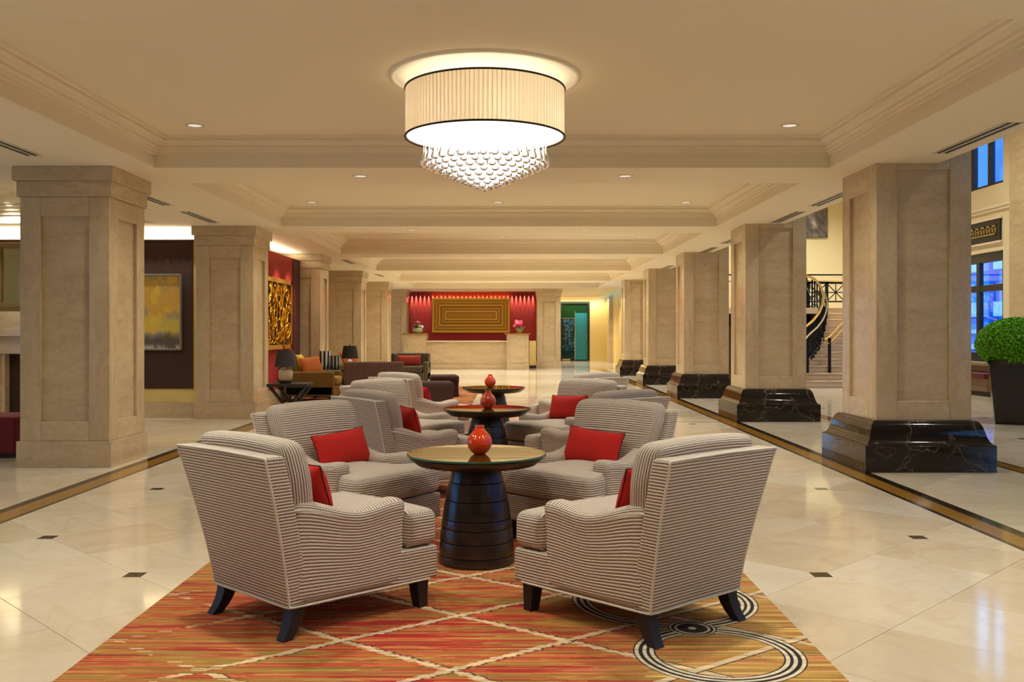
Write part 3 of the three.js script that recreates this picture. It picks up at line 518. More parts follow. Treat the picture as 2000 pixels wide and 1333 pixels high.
// ---------------------------------------------------------------- pedestal tables and vases
{
  const t = thing('pedestal_table', 'nearest round glass topped pedestal table with dark banded base', 'table', [-0.19, 0.0135, -5.27], 0, 'round pedestal tables');
  const H = 0.545, fr = [0, 0.095, 0.235, 0.37, 0.46, 0.65, 0.83, 0.97, 1], rad = (f) => 0.129 + 0.086 * Math.pow(1 - f, 0.82) + 0.012 * Math.sin(Math.PI * f);
  for (let k = 0; k < fr.length - 1; k++) {
    const a = fr[k] * H, b = fr[k + 1] * H, g = 0.0035, pts = [[rad(fr[k]) - 0.007, a], [rad(fr[k]) - 0.006, a + 0.001]];
    for (let i = 0; i <= 4; i++) { const y = lerp(a + g, b - g * 0.4, i / 4); pts.push([rad(y / H) - (i === 0 || i === 4 ? 0.0015 : 0), y]); }
    pts.push([rad(fr[k + 1]) - 0.007, b]); part('base_band', creased(lathe(pts, 64), 0.8), M.darkwood, t);
  }
  part('base_core', lathe([[0.19, 0], [0.115, H]], 40), M.leg, t);
  part('top_board', creased(lathe([[0.0001, H], [0.3, H], [0.335, H + 0.006], [0.385, H + 0.044], [0.389, H + 0.05], [0.386, H + 0.053], [0.0001, H + 0.053]], 72), 0.5), M.darkwood, t);
  const gl = part('glass_top', lathe([[0.0001, H + 0.0655], [0.388, H + 0.0655]], 72).rotateX(0), M.glasstop, t, 'mirror-like olive tinted glass');
  part('glass_edge', lathe([[0.386, H + 0.053], [0.3915, H + 0.055], [0.3915, H + 0.0635], [0.388, H + 0.0657]], 72), M.glassedge, gl, 'green bevelled glass edge');
  copyOf(t, 'second round glass topped pedestal table, amber reflections in its top', [-0.21, 0.0135, -8.38]); copyOf(t, 'farthest round glass topped pedestal table', [-0.21, 0.0135, -11.6]);
  const vg = lathe([[0.0001, 0.0], [0.028, 0.0], [0.036, 0.003], [0.054, 0.02], [0.067, 0.045], [0.0705, 0.066], [0.066, 0.088], [0.054, 0.108], [0.040, 0.123], [0.030, 0.135], [0.0255, 0.145], [0.0265, 0.153], [0.028, 0.157], [0.026, 0.158], [0.0235, 0.15], [0.024, 0.143], [0.03, 0.13], [0.05, 0.108], [0.06, 0.086], [0.064, 0.066], [0.06, 0.046], [0.048, 0.024], [0.02, 0.010], [0.0001, 0.009]], 48);
  for (const [x, d, l] of [[-0.172, 5.22, 'largest orange red glass bud vase on the nearest table'], [-0.2, 8.36, 'orange red glass bud vase on the second table'], [-0.25, 11.6, 'deep red glass bud vase on the farthest table']]) {
    const v = thing('bud_vase', l, 'vase', [x, 0.0135 + H + 0.066, -d], 0, 'red glass bud vases'); part('body', vg, M.vase, v);
  }
}
// ---------------------------------------------------------------- far left lounge group
const olive = mat({ color: 0x6d5216, roughness: 0.8, sheen: 0.5, sheenColor: new THREE.Color(0x7a6020) });
const FL = 0.0135;
{ // side table with x legs and dome lamp
  const t = thing('side_table', 'dark x legged side table holding the stone dome lamp', 'side table', [-3.28, 0, -14.0]);
  part('top', cbox(-0.30, 0.30, 0.50, 0.545, -0.26, 0.26, 0.004), M.leg, t);
  for (const z of [-0.22, 0.22]) for (const s of [-1, 1]) { part('leg', bar([s * 0.26, 0.5, z], [s * 0.05, 0.24, z], 0.024, 4), M.leg, t); part('leg', bar([s * 0.05, 0.24, z], [s * 0.27, 0.0, z], 0.024, 4), M.leg, t); }
  for (const z of [-0.22, 0.22]) part('brace', box(-0.07, 0.07, 0.215, 0.265, z - 0.02, z + 0.02), M.leg, t);
  const lampShade = mat({ color: 0x30262a, roughness: 0.85, side: THREE.DoubleSide });
  const l = thing('table_lamp', 'table lamp with cream dome base and dark tapered shade', 'table lamp', [-3.36, 0.545, -14.0]);
  part('foot', lathe([[0.0001, 0], [0.085, 0], [0.09, 0.02], [0.088, 0.045], [0.0001, 0.05]], 32), M.leg, l);
  part('body', lathe([[0.09, 0.045], [0.104, 0.08], [0.108, 0.13], [0.1, 0.18], [0.08, 0.212], [0.045, 0.23], [0.0001, 0.235]], 32), mat({ color: 0xc9b391, roughness: 0.35 }), l, 'cream stone dome');
  part('stem', new THREE.CylinderGeometry(0.008, 0.008, 0.26, 8).translate(0, 0.36, 0), M.leg, l);
  part('lamp_shade', lathe([[0.17, 0.245], [0.125, 0.485], [0.123, 0.485], [0.168, 0.245]], 6), lampShade, l, 'dark six sided shade');
  part('finial', new THREE.SphereGeometry(0.013, 10, 8).translate(0, 0.505, 0), M.leg, l);
  // console behind, striped vases, second lamp
  const c = thing('console_table', 'low dark table carrying the striped vases and the far lamp', 'table', [-3.42, FL, -18.62]);
  part('top', cbox(-0.46, 0.46, 0.52, 0.56, -0.24, 0.24, 0.005), M.leg, c); part('shelf', box(-0.42, 0.42, 0.2, 0.23, -0.2, 0.2), M.leg, c);
  for (const x of [-0.42, 0.42]) for (const z of [-0.2, 0.2]) part('leg', box(x - 0.03, x + 0.03, 0, 0.52, z - 0.03, z + 0.03), M.leg, c);
  const STR = tex(256, 8, (u) => { const f = u * 9 - Math.floor(u * 9); return f < 0.5 ? [235, 238, 235] : [40, 48, 52]; }, true, [1, 1]);
  const sm = mat({ map: STR, roughness: 0.25 });
  const v1 = thing('striped_vase', 'tall black and white striped vase on the low table', 'vase', [-3.7, FL + 0.561, -18.62], 0.4); part('body', lathe([[0.0001, 0], [0.1, 0], [0.115, 0.1], [0.125, 0.36], [0.118, 0.36], [0.1, 0.02]], 32), sm, v1);
  const v2 = thing('striped_vase', 'shorter silver striped vase beside the taller striped one', 'vase', [-3.47, FL + 0.561, -18.52], 1.1); part('body', lathe([[0.0001, 0], [0.09, 0], [0.1, 0.1], [0.102, 0.27], [0.096, 0.27], [0.085, 0.02]], 32), mat({ map: STR, color: 0xb8bcc0, roughness: 0.25 }), v2);
  const l2 = thing('table_lamp', 'far table lamp with black tapered shade and white base', 'table lamp', [-3.2, FL + 0.561, -18.68]);
  part('body', lathe([[0.0001, 0], [0.07, 0], [0.085, 0.05], [0.06, 0.14], [0.02, 0.19], [0.0001, 0.2]], 24), mat({ color: 0xe8e2d6, roughness: 0.4 }), l2);
  part('stem', new THREE.CylinderGeometry(0.008, 0.008, 0.3, 8).translate(0, 0.34, 0), M.leg, l2);
  part('lamp_shade', lathe([[0.17, 0.21], [0.128, 0.46], [0.126, 0.46], [0.168, 0.21]], 32), mat({ color: 0x231713, roughness: 0.85, side: THREE.DoubleSide }), l2, 'black shade');
  part('finial', new THREE.SphereGeometry(0.013, 10, 8).translate(0, 0.48, 0), M.leg, l2);
}
function tubChair(name, label, cat, m, seatM, x, d, turn, W, D, backH, armH, group) {
  const t = thing(name, label, cat, [x, FL, -d], turn, group);
  part('seat_base', rounded(W, 0.2, D, 0.03, 2, 3).translate(0, 0.2, 0), m, t);
  part('seat_cushion', rounded(W - 0.26, 0.16, D - 0.1, 0.05, 3, 5).translate(0, 0.38, 0.08), seatM, t);
  part('backrest', rounded(W, backH - 0.1, 0.15, 0.04, 3, 5, {}, (x, y, z) => [x, y + 0.1 + (backH - 0.1) / 2, z - D / 2 + 0.06 - 0.06 * (y / backH + 0.5)]), m, t);
  for (const s of [-1, 1]) part('arm', rounded(0.12, armH - 0.1, D - 0.02, 0.035, 3, 5, {}, (x, y, z) => [x + s * (W / 2 - 0.06), y + 0.1 + (armH - 0.1) / 2, z]), m, t);
  for (const sx of [-1, 1]) for (const sz of [-1, 1]) part('leg', box(sx * (W / 2 - 0.08) - 0.025, sx * (W / 2 - 0.08) + 0.025, 0, 0.11, sz * (D / 2 - 0.08) - 0.025, sz * (D / 2 - 0.08) + 0.025), M.leg, t);
  return t;
}
function cushion(label, m, pos, w, h, th, rx, ry, rz) { const [g, pp] = pillowGeo(w, h, th); const t = thing('throw_cushion', label, 'cushion', pos); part('cover', g, m, t); part('piping', pp, m, t); t.rotation.set(rx, ry, rz, 'YXZ'); return t; }
const ORANGE = mat({ color: 0xa8560f, roughness: 0.85 }), GOLDC = mat({ color: 0xb5902f, roughness: 0.85 });
tubChair('tub_chair', 'olive velvet armchair with gold and orange cushions, seen from the side', 'armchair', olive, mat({ color: 0x8a6a22, roughness: 0.8 }), -3.72, 17.75, Math.PI / 2, 0.84, 0.92, 0.78, 0.56);
cushion('gold cushion against the back of the near olive armchair', GOLDC, [-3.95, 0.67, -17.75], 0.5, 0.46, 0.16, -0.3, Math.PI / 2, 0);
cushion('burnt orange cushion on the near olive armchair', ORANGE, [-3.72, 0.655, -17.55], 0.42, 0.42, 0.16, -0.45, Math.PI / 2 - 0.9, 0.1);
tubChair('tub_chair', 'second olive armchair half hidden behind the near olive one', 'armchair', olive, mat({ color: 0x8a6a22, roughness: 0.8 }), -3.9, 21.3, Math.PI / 2, 0.84, 0.92, 0.80, 0.56);
cushion('orange cushion on the half hidden olive armchair', ORANGE, [-3.65, 0.68, -21.2], 0.42, 0.42, 0.16, -0.4, Math.PI / 2 - 0.7, 0.1);
const ZIG = tex(256, 256, (u, v) => { const k = u * 8 + 0.12 * Math.sin(v * 16 * Math.PI * 2), f = k - Math.floor(k), n = vnoise(u * 60, v * 60, 60, 60, 4); return mix3(f < 0.22 ? [176, 150, 120] : f < 0.6 ? [88, 52, 44] : [62, 36, 32], [110, 70, 58], n * 0.4); }, true, [0.24, 0.24]);
const zig = mat({ map: ZIG, color: 0xc8b8b0, roughness: 0.9 });
tubChair('lounge_chair', 'brown zigzag patterned lounge chair seen from behind', 'armchair', zig, zig, -2.33, 16.4, Math.PI, 1.02, 0.85, 0.79, 0.58);
const STRO = tex(128, 32, (u) => { const f = u * 10 - Math.floor(u * 10); return f < 0.45 ? [104, 90, 62] : [66, 54, 36]; }, true, [0.6, 0.6]);
const stro = mat({ map: STRO, roughness: 0.85 });
const wing = tubChair('wing_chair', 'dark olive striped armchair facing the viewer with dusty red cushion', 'armchair', stro, stro, -2.52, 23.5, 0, 0.96, 0.86, 0.77, 0.56);
for (const sx of [-1, 1]) part('wing', rounded(0.12, 0.4, 0.42, 0.04, 3, 4).translate(sx * 0.42, 0.57, -0.2), stro, wing);
cushion('dusty red bolster cushion on the olive striped armchair', mat({ color: 0x9a2f1f, roughness: 0.85 }), [-2.53, 0.60, -23.35], 0.6, 0.27, 0.15, -0.2, 0, 0);
{
  const brown = mat({ color: 0x35120c, roughness: 0.85, sheen: 0.4, sheenColor: new THREE.Color(0x4a2018) });
  const mk = (label, x, d, turn) => { const t = thing('footstool', label, 'footstool', [x, FL, -d], turn, 'brown upholstered footstools');
    part('cushion', rounded(0.57, 0.15, 0.57, 0.055, 4, 5).translate(0, 0.36, 0), brown, t);
    part('skirt', rounded(0.57, 0.34, 0.57, 0.03, 3, 6, {}, (x, y, z) => { const k = 1 - 0.05 * (1 - Math.pow(2 * y / 0.34, 2)); return [x * k, y + 0.18, z * k]; }), brown, t); };
  mk('dark brown footstool farther from the viewer, right of its twin', -1.34, 18.9, 0.15); mk('dark brown footstool nearer to the viewer', -1.29, 16.3, 0.15);
}
// ---------------------------------------------------------------- art
{
  const PAINT = tex(512, 512, (u, v) => {
    const wx = fbm(u * 4, v * 4, 4, 4, 4, 531) * 1.6, wy = fbm(u * 4, v * 4, 4, 4, 4, 541) * 1.6, n = fbm(u * 3 + wx, v * 5 + wy, 3, 5, 6, 501), m = fbm(u * 4 + wy, v * 6 + wx, 4, 6, 6, 511), q = fbm(u * 8 + wx, v * 3, 8, 3, 5, 521);
    let c = mix3([142, 140, 132], [206, 160, 66], smooth(0.38, 0.6, n)); c = mix3(c, [226, 190, 70], smooth(0.5, 0.66, m) * 0.8);
    c = mix3(c, [214, 190, 72], (smooth(0.18, 0.26, v) - smooth(0.36, 0.5, v)) * 0.7); c = mix3(c, [70, 66, 66], (1 - smooth(0.10, 0.24, v + (q - 0.5) * 0.2)) * 0.85); c = mix3(c, [190, 186, 176], (1 - smooth(0.0, 0.08, v)) * smooth(0.45, 0.6, q)); return c;
  }); PAINT.repeat.set(1, 1);
  const p = thing('framed_painting', 'abstract yellow and grey landscape painting on brown fabric', 'painting', [-5.42, 1.61, -14.25]);
  const W = 0.42, H = 0.565; const g = new THREE.PlaneGeometry(2 * W - 0.03, 2 * H - 0.03).translate(0, 0, 0.035);
  part('canvas', merged([g, new THREE.BoxGeometry(2 * W - 0.03, 2 * H - 0.03, 0.03).translate(0, 0, 0.0195)]), mat({ map: PAINT, roughness: 0.7 }), p);
  const fm = mat({ color: 0x8f8672, roughness: 0.4, metalness: 0.4 });
  for (const s of [-1, 1]) { part('frame_rail', cbox(s * W - 0.014, s * W + 0.014, -H, H, 0.001, 0.055, 0.003), fm, p); part('frame_rail', cbox(-W, W, s * H - 0.014, s * H + 0.014, 0.001, 0.055, 0.003), fm, p); }
  // gold lattice panel on the red partition, of curling cut out strips
  const lat = thing('gold_lattice_panel', 'square gold fretwork panel of curling shapes on red partition', 'wall panel', [-4.29, 0, 0]);
  const y0 = 0.995, y1 = 2.29, d0 = 15.75, d1 = 18.15;
  part('frame', merged([boxd(0.003, 0.06, y1 - 0.08, y1, d0, d1), boxd(0.003, 0.06, y0, y0 + 0.08, d0, d1), boxd(0.003, 0.06, y0, y1, d0, d0 + 0.08), boxd(0.003, 0.06, y0, y1, d1 - 0.08, d1)]), M.gold, lat);
  part('backing', boxd(0.003, 0.012, y0, y1, d0, d1), mat({ color: 0x3c1a0c, roughness: 0.6 }), lat);
  const R = rng(33);
  for (let i = 0; i < 120; i++) { const d = lerp(d0 + 0.12, d1 - 0.12, R()), y = lerp(y0 + 0.12, y1 - 0.12, R()), r = 0.05 + R() * 0.09, k = R(); let g; if (k < 0.6) { g = new THREE.TorusGeometry(r, 0.013, 5, 20, Math.PI * (0.7 + R() * 1.3)).scale(0.8, 1.25, 1.2).rotateZ(R() * 6.28).rotateY(Math.PI / 2 + (R() - 0.5) * 0.9); } else g = bar([0, -r * 1.6, 0], [0, r * 1.6, 0], 0.014, 5).rotateX((R() - 0.5) * 1.2); const m = part('curl', g, M.gold, lat); m.position.set(0.035 + R() * 0.02, clamp(y, y0 + 0.16, y1 - 0.16), -d); }
  // concentric rectangle relief over the reception
  const rec = thing('wall_relief', 'gold relief of nested rectangles on the red reception wall', 'wall art', [-1.515, 1.965, -36.0]);
  const tones = [0xdcae3e, 0xa0741e, 0xcc9a34, 0xa87a22, 0xdcae3e, 0x926816, 0xcc9a34, 0xa0741e, 0xe2b446, 0xa0741e];
  let a = 1.49, b = 0.665; for (let k = 0; k < 10; k++) { const w = [0.075, 0.06, 0.05, 0.075, 0.05, 0.07, 0.05, 0.06, 0.05, 0.05][k], dep = 0.03 + (k % 2 ? 0.012 : 0.03); const m = mat({ color: tones[k], roughness: 0.45, metalness: 0.25 }); part('relief_band', merged([box(-a, a, b - w, b, 0.002, dep), box(-a, a, -b, -b + w, 0.002, dep), box(-a, -a + w, -b + w, b - w, 0.002, dep), box(a - w, a, -b + w, b - w, 0.002, dep)]), m, rec); a -= w; b -= w; }
  part('relief_centre', box(-a, a, -b, b, 0.002, 0.05), mat({ color: 0xb8862a, roughness: 0.45, metalness: 0.25 }), rec);
}
// ---------------------------------------------------------------- fireplace side
{
  const f = thing('fireplace', 'carved stone fireplace surround behind the nearest left column', 'fireplace', [-6.93, 0, -14.225]);
  const st = M.beige;
  part('mantel_shelf', cbox(-1.02, 1.02, 1.24, 1.36, 0, 0.32, 0.01), st, f); part('frieze', cbox(-0.95, 0.95, 0.98, 1.24, 0, 0.2, 0.006), st, f);
  for (const s of [-1, 1]) { part('jamb', cbox(s * 0.83 - 0.11, s * 0.83 + 0.11, 0, 0.98, 0, 0.2, 0.006), st, f); part('jamb_moulding', cbox(s * 0.7 - 0.03, s * 0.7 + 0.03, 0, 0.98, 0, 0.15, 0.006), st, f); }
  part('firebox', box(-0.68, 0.68, 0, 0.98, 0, 0.01), mat({ color: 0x3a2416, roughness: 0.9 }), f);
  part('overmantel', cbox(-0.93, 0.93, 1.36, 1.62, 0, 0.06, 0.006), st, f);
  const m = thing('wall_mirror', 'gilt framed mirror above the fireplace', 'mirror', [-6.93, 2.17, -14.25]);
  part('mirror_glass', box(-0.8, 0.8, -0.42, 0.42, 0.002, 0.02), mat({ color: 0xc8c8a8, roughness: 0.05, metalness: 1 }), m);
  const gm = mat({ color: 0x8d744a, roughness: 0.4, metalness: 0.5 }); for (const s of [-1, 1]) { part('frame_rail', cbox(s * 0.85 - 0.06, s * 0.85 + 0.06, -0.49, 0.49, 0.002, 0.07, 0.01), gm, m); part('frame_rail', cbox(-0.79, 0.79, s * 0.45 - 0.04, s * 0.45 + 0.04, 0.002, 0.07, 0.01), gm, m); }
  const b = thing('upholstered_bench', 'dark red bench left of the nearest column', 'bench', [-6.05, 0, -9.95]);
  const red = mat({ color: 0x6d0710, roughness: 0.8 }); part('seat', rounded(1.9, 0.39, 0.6, 0.03, 3, 4).translate(0, 0.235, 0), red, b); part('base', box(-0.9, 0.9, 0, 0.045, -0.26, 0.26), M.leg, b);
}
// ---------------------------------------------------------------- reception desk
{
  const t = thing('reception_desk', 'long beige marble reception desk under the gold relief', 'desk', [0, 0, 0]);
  part('front_panel', boxd(-2.96, -0.13, 0.17, 0.98, 33.06, 33.16), M.beige, t); part('kick_base', boxd(-2.96, -0.13, 0, 0.17, 33.0, 33.16), M.beige, t);
  part('counter_top', boxd(-2.96, -0.13, 0.98, 1.01, 32.95, 33.75), mat({ color: 0xe8dcc0, roughness: 0.15 }), t);
  for (const [x0, x1] of [[-3.75, -2.94], [-0.15, 0.66]]) { const o = part('end_pier', boxd(x0 + 0.02, x1 - 0.02, 0, 1.235, 32.78, 33.8, [0.7, 0.4]), M.beige, t); part('pier_cap', boxd(x0 - 0.05, x1 + 0.05, 1.235, 1.275, 32.70, 33.84), M.goldstone.clone(), o); part('pier_panel', boxd(x0 + 0.14, x1 - 0.14, 0.25, 1.1, 32.76, 32.78), M.beige, o); }
  const fl = (label, x, pot, cols, h) => { const v = thing('flower_arrangement', label, 'flowers', [x, 1.275, -33.35]); v.scale.setScalar(1.4); part('pot', pot, mat({ color: 0x9fb28a, roughness: 0.3 }), v);
    const R = rng(Math.round(x * 100) + 900); for (let i = 0; i < 9; i++) { const a = R() * 6.28, r = 0.02 + R() * 0.13, y = h * (0.45 + R() * 0.5), e = [Math.cos(a) * r, y, Math.sin(a) * r]; part('stem', bar([0, 0.08, 0], e, 0.004, 4), mat({ color: 0x3d5a22 }), v); const g = new THREE.IcosahedronGeometry(0.05, 1), p = g.attributes.position; for (let k = 0; k < p.count; k++) { const q = 0.75 + 0.5 * hash(k, i, 3); p.setXYZ(k, p.getX(k) * q, p.getY(k) * q * 0.8, p.getZ(k) * q); } g.computeVertexNormals(); part('bloom', g.translate(...e), cols[i % cols.length], v); }
    for (let i = 0; i < 6; i++) { const a = i * 1.05, g = new THREE.SphereGeometry(0.06, 8, 6).scale(1, 0.25, 0.5).rotateZ(0.5).translate(0.08, 0.12, 0).rotateY(a); part('leaf', g, mat({ color: 0x5c7a2a, roughness: 0.6 }), v); } return v; };
  const v1 = fl('orchid bowl with trailing branch on the left desk pier', -3.3, lathe([[0.0001, 0], [0.08, 0], [0.13, 0.06], [0.12, 0.12], [0.1, 0.13], [0.0001, 0.04]], 20), [mat({ color: 0xcfc0b0, roughness: 0.6 }), mat({ color: 0xb8506a, roughness: 0.6 }), mat({ color: 0x6a6a3a, roughness: 0.6 })], 0.33);
  part('branch', tube([[0, 0.1, 0], [-0.05, 0.3, 0], [-0.13, 0.5, 0]], 0.006, 12, 5), M.leg, v1);
  fl('pink flowers in green pot on the right desk pier', 0.33, lathe([[0.0001, 0], [0.05, 0], [0.08, 0.09], [0.085, 0.12], [0.07, 0.12], [0.0001, 0.05]], 20), [mat({ color: 0xd8406a, roughness: 0.6 }), mat({ color: 0xe07090, roughness: 0.6 })], 0.34);
  // green glass doors at the end of the corridor
  const d = struct('door_1', 'dark green glass double door at the end of the corridor');
  part('door_back', boxd(2.3, 3.64, 0, 2.72, 43.3, 43.4), mat({ color: 0x0c2a10, roughness: 0.6 }), d);
  part('door_frame', merged([boxd(2.3, 2.36, 0, 2.72, 43.0, 43.25), boxd(3.55, 3.64, 0, 2.72, 43.0, 43.25), boxd(2.36, 3.55, 2.62, 2.72, 43.0, 43.25)]), mat({ color: 0x12210a, roughness: 0.4 }), d);
  const ETCH = tex(128, 256, (u, v) => { const n = 1 - Math.abs(2 * fbm(u * 6, v * 10, 6, 10, 4, 77) - 1); return mix3([14, 44, 40], [92, 140, 190], n > 0.86 && v > 0.25 ? (n - 0.82) * 5 : 0); }); ETCH.repeat.set(1 / 0.6, 1 / 1.9);
  const gm = mat({ map: ETCH, roughness: 0.08 }), gm2 = mat({ color: 0x2b7f86, roughness: 0.15 });
  part('door_leaf', boxd(2.37, 2.96, 0.05, 1.95, 43.1, 43.13), gm, d, 'glass leaf etched with branches'); part('door_leaf', boxd(2.98, 3.54, 0.05, 2.2, 43.1, 43.13), gm2, d, 'teal glass leaf');
  part('fanlight', boxd(2.36, 3.55, 2.2, 2.62, 43.12, 43.14), mat({ color: 0x0f3514, roughness: 0.1 }), d); part('fanlight', boxd(2.36, 2.97, 1.97, 2.2, 43.12, 43.14), mat({ color: 0x0f3514, roughness: 0.1 }), d);
  part('transom', boxd(2.36, 2.97, 1.945, 1.975, 43.08, 43.14), M.steel, d); part('mullion', boxd(2.955, 2.985, 0.03, 2.3, 43.08, 43.14), M.steel, d); part('door_handle', boxd(3.46, 3.48, 1.0, 1.25, 43.04, 43.07), M.brass, d);
  part('kick_plate', boxd(2.38, 2.75, 0.02, 0.09, 43.07, 43.1), M.brass, d);
}
// ---------------------------------------------------------------- staircase and right side
{
  const s = thing('staircase', 'pale stone staircase curving up between the two nearest right columns', 'stairs', [0, 0, 0]);
  const us = [1556, 1563, 1570, 1580, 1590, 1598, 1604, 1609, 1612, 1614, 1616, 1617]; const stone = mat({ color: 0xcdb79a, roughness: 0.35 });
  const left = [];
  for (let i = 0; i < 12; i++) { const d = 22 + 0.31 * i, x = (us[i] - 997) * d / 1830; left.push([x, d]); part('step', cbox(x, 10.0, 0.165 * i, 0.165 * (i + 1), -(d + 0.62), -d, 0.012), stone, s); part('tread', cbox(x, 10.0, 0.165 * (i + 1) - 0.03, 0.165 * (i + 1) + 0.003, -(d + 0.1), -(d - 0.03), 0.008), stone, s); part('stringer', boxd(x - 0.16, x - 0.002, Math.max(0, 0.165 * (i - 1)), 0.165 * (i + 1) + 0.03, d, d + 0.31), M.iron, s); }
  const land = 0.165 * 12; part('landing', boxd(6.0, 10.1, land - 0.16, land, 25.72, 27.99), stone, s); part('landing_edge', boxd(6.0, 8.3, land - 0.5, land - 0.16, 25.9, 26.0), M.iron, s);
  part('landing_wall', boxd(6.0, 10.1, 0, land - 0.165, 26.4, 26.5), mat({ color: 0x3a261a, roughness: 0.7 }), s);
  const b = thing('balustrade', 'dark curved stair balustrade with brass handrail', 'railing', [0, 0, 0]);
  const rail = [[6.75, 1.24, 21.9], [6.98, 1.40, 22.3], [7.40, 1.60, 22.9], [7.74, 1.80, 23.5], [8.04, 2.02, 24.15], [8.30, 2.27, 24.85], [8.48, 2.55, 25.6], [8.5, 2.8, 26.2], [8.35, 2.98, 26.8], [7.9, 3.1, 27.3]].map(([x, y, d]) => [x, y, -d]);
  part('handrail', tube(rail, 0.032, 90, 10), M.brass, b, 'polished brass handrail'); part('lower_rail', tube(rail.map(([x, y, z]) => [x + 0.1, y - 0.17, z]), 0.022, 90, 8), M.steel, b, 'silver lower rail');
  const cur = new THREE.CatmullRomCurve3(rail.map((p) => new THREE.Vector3(...p)), false, 'catmullrom', 0.1);
  for (let i = 0; i <= 26; i++) { const p = cur.getPoint(i / 26); part('baluster', box(-0.018, 0.018, -0.92, -0.05, -0.018, 0.018), M.iron, b).position.copy(p); }
  for (const [h, r] of [[-0.82, 0.02], [-0.3, 0.016]]) part('cross_rail', tube(rail.map(([x, y, z]) => [x, y + h, z]), r, 80, 6), M.iron, b);
  for (let i = 0; i < 13; i++) { const p = cur.getPoint((2 * i) / 26), q = cur.getPoint((2 * i + 2) / 26); part('lattice_bar', bar([p.x, p.y - 0.8, p.z], [q.x, q.y - 0.32, q.z], 0.012, 5), M.iron, b); part('lattice_bar', bar([p.x, p.y - 0.32, p.z], [q.x, q.y - 0.8, q.z], 0.012, 5), M.iron, b); }
  part('newel', cbox(7.05, 7.13, 0.3, 1.35, -22.45, -22.37, 0.006), M.iron, b);
  const r2 = thing('stair_handrail', 'short brass handrail on a black post in the middle of the stairs', 'railing', [0, 0, 0]);
  part('post', boxd(7.64, 7.70, 0.18, 1.17, 22.5, 22.56), M.iron, r2); part('handrail', tube([[7.46, 1.12, -22.3], [7.67, 1.2, -22.55], [8.4, 1.6, -23.6], [9.4, 2.2, -25]], 0.026, 40, 8), M.brass, r2); part('lower_rail', tube([[7.46, 1.10, -22.3], [7.52, 1.03, -22.38], [7.69, 1.06, -22.55], [8.42, 1.44, -23.6], [9.42, 2.04, -25]], 0.02, 40, 8), M.brass, r2);
  const r3 = thing('landing_railing', 'black landing railing with star lattice panels at the stair top', 'railing', [0, 0, 0]);
  part('top_rail', boxd(6.2, 10.0, 2.92, 2.96, 26.6, 26.64), M.iron, r3); part('top_rail', boxd(6.2, 10.0, 2.74, 2.77, 26.6, 26.64), M.brass, r3);
  for (let k = 0; k < 6; k++) { const x0 = 6.9 + k * 0.52; const pn = part('panel_frame', merged([boxd(x0, x0 + 0.04, land, 2.74, 26.58, 26.66), boxd(x0 + 0.48, x0 + 0.52, land, 2.74, 26.58, 26.66), boxd(x0, x0 + 0.52, 2.68, 2.74, 26.58, 26.66), boxd(x0, x0 + 0.52, 2.16, 2.2, 26.58, 26.66)]), M.iron, r3); const c = [x0 + 0.26, 2.44, -26.62]; for (const a of [0, 45, 90, 135]) { const q = a * Math.PI / 180, L = a % 90 ? 0.32 : 0.235; part('star_bar', bar([c[0] - Math.cos(q) * L, c[1] - Math.sin(q) * L, c[2]], [c[0] + Math.cos(q) * L, c[1] + Math.sin(q) * L, c[2]], 0.015, 5), M.iron, pn); } }
  const POST = tex(256, 256, (u, v) => { const n = fbm(u * 5 + v * 3, v * 6, 5, 6, 5, 601); return mix3([70, 64, 66], [196, 186, 186], n * n * 1.6); }); POST.repeat.set(1, 1);
  const pic = thing('wall_picture', 'grey and brown picture high on the wall above the stairs', 'picture', [8.95, 4.75, -27.98]); part('canvas', new THREE.BoxGeometry(0.98, 1.2, 0.05).translate(0, 0, 0.03), mat({ map: POST, roughness: 0.6 }), pic); part('picture_edge', merged([box(-0.5, 0.5, -0.61, -0.6, 0.005, 0.06), box(-0.5, 0.5, 0.6, 0.61, 0.005, 0.06), box(-0.5, -0.49, -0.6, 0.6, 0.005, 0.06), box(0.49, 0.5, -0.6, 0.6, 0.005, 0.06)]), M.iron, pic);
  // planter with clipped ball
  const p = thing('potted_boxwood', 'clipped green boxwood ball in a tall black planter at the right edge', 'potted plant', [7.28, 0, -13.45]);
  const pg = new THREE.CylinderGeometry(0.54, 0.42, 0.9, 4, 1).rotateY(0.35).translate(0, 0.45, 0); const pf = pg.toNonIndexed(); pf.computeVertexNormals(); part('planter', pf, mat({ color: 0x0d0b0a, roughness: 0.12 }), p, 'glossy black planter');
  part('planter_rim', new THREE.CylinderGeometry(0.555, 0.545, 0.05, 4, 1).toNonIndexed().rotateY(0.35).translate(0, 0.88, 0), mat({ color: 0x0d0b0a, roughness: 0.12 }), p);
  const sg = new THREE.SphereGeometry(0.5, 40, 28).scale(1.06, 0.72, 1.06).translate(0, 1.14, 0), sp = sg.attributes.position; for (let i = 0; i < sp.count; i++) { const q = 1 + 0.03 * (fbm(sp.getX(i) * 9 + 20, sp.getY(i) * 9 + sp.getZ(i) * 7 + 20, 512, 512, 2, 5) - 0.5); sp.setXYZ(i, sp.getX(i) * q, 1.14 + (sp.getY(i) - 1.14) * q, sp.getZ(i) * q); } sg.computeVertexNormals(); part('foliage_core', sg, mat({ color: 0x3c6a12, roughness: 0.9 }), p);
  const leafG = new THREE.CircleGeometry(0.014, 5).scale(0.7, 1.6, 1), N = 9000, inst = new THREE.InstancedMesh(leafG, mat({ color: 0x86c022, roughness: 0.6, side: THREE.DoubleSide }), N), R = rng(91), o = new THREE.Object3D(), col = new THREE.Color();
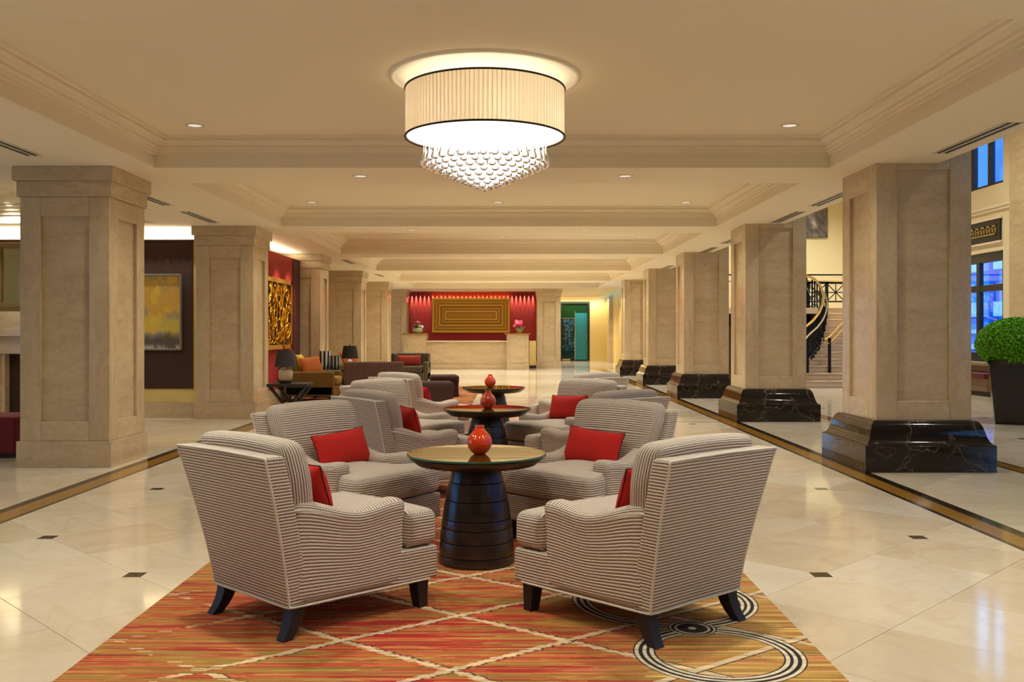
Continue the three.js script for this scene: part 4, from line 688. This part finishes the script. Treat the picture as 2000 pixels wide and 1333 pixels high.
  for (let i = 0; i < N; i++) { const z = R() * 2 - 1, a = R() * 6.283, r = Math.sqrt(1 - z * z), k = 0.49 + R() * 0.035; o.position.set(Math.cos(a) * r * k * 1.06, 1.14 + z * k * 0.72, Math.sin(a) * r * k * 1.06); o.rotation.set(R() * 6, R() * 6, R() * 6); o.updateMatrix(); inst.setMatrixAt(i, o.matrix); col.setHSL(0.24 + R() * 0.05, 0.7, 0.55 + R() * 0.3); inst.setColorAt(i, col); }
  inst.name = 'leaves'; inst.userData.kind = 'stuff'; shade(inst); p.add(inst);
  // window bench, greek key panel
  const w = thing('window_bench', 'long dark red window bench under the street window', 'bench', [0, 0, 0]);
  part('seat', boxd(9.55, 10.19, 0.36, 0.46, 18.9, 21.85), mat({ color: 0x5a0a12, roughness: 0.7 }), w, 'dark red seat'); part('base', boxd(9.6, 10.19, 0.1, 0.36, 18.9, 21.85), mat({ color: 0x7a5f45, roughness: 0.5 }), w); part('plinth', boxd(9.66, 10.19, 0, 0.1, 18.9, 21.85), M.leg, w); part('sill', boxd(9.95, 10.19, 0.6, 0.66, 18.9, 21.85), mat({ color: 0x9a7c58, roughness: 0.4 }), w);
  const gk = thing('greek_key_grille', 'dark grille with gold greek key pattern above the street window', 'grille', [AX - 0.001, 0, 0]);
  part('backing', boxd(-0.04, 0, 3.22, 3.68, 19.45, 23), mat({ color: 0x241c12, roughness: 0.5 }), gk);
  const keyM = mat({ color: 0xc8a860, roughness: 0.4, metalness: 0.4 }); for (let i = 0; i < 14; i++) { const d = 19.6 + i * 0.235; const q = (a0, a1, y0, y1) => boxd(-0.055, -0.038, y0, y1, d + a0 * 0.735, d + a1 * 0.735); part('key_motif', merged([q(0, 0.03, 3.36, 3.56), q(0, 0.22, 3.53, 3.56), q(0.19, 0.22, 3.41, 3.56), q(0.09, 0.22, 3.41, 3.44), q(0.09, 0.12, 3.41, 3.49), q(0.0, 0.32, 3.36, 3.385)]), keyM, gk); } part('grille_frame', merged([boxd(-0.06, 0, 3.68, 3.72, 19.4, 23.1), boxd(-0.06, 0, 3.18, 3.22, 19.4, 23.1)]), M.paint, gk);
  // street outside
  const st = struct('ground_street', 'street outside the windows'); part('road', boxd(AX + 1.2, 60, -0.3, -0.12, -30, 70), mat({ color: 0x3a3f48, roughness: 0.8 }), st); part('pavement', boxd(AX + 0.31, AX + 4, -0.12, -0.02, -30, 70), mat({ color: 0x777c84, roughness: 0.8 }), st);
  const far = mat({ color: 0x3f9cf2, roughness: 0.7 }), pale = mat({ color: 0xe8f0ff, roughness: 0.6 });
  for (let k = 0; k < 6; k++) { const bl = thing('street_building', 'blue lit building across the street outside the windows', 'building', [24, 0, -(-12 + k * 13)], 0, 'buildings across the street'); part('wall', box(0, 8, -0.12, 7 + (k % 3) * 2.4, -6, 6), far, bl); for (const [y0, y1] of [[0.45, 0.7], [1.25, 1.45], [2.1, 2.8], [4.4, 5.2], [7.2, 8.6]]) if (y1 < 7 + (k % 3) * 2.4) part('ledge', box(-0.3, 0, y0, y1, -6, 6), pale, bl); }
  spot(7.2, 6.6, 12, 45, 1.2, 0.8); spot(7.6, 6.6, 18, 45, 1.2, 0.8); spot(7.8, 6.6, 24.5, 130, 1.2, 0.8); spot(7, 6.6, 5, 22, 1.2, 0.8);
}
renderer.render(scene, camera);
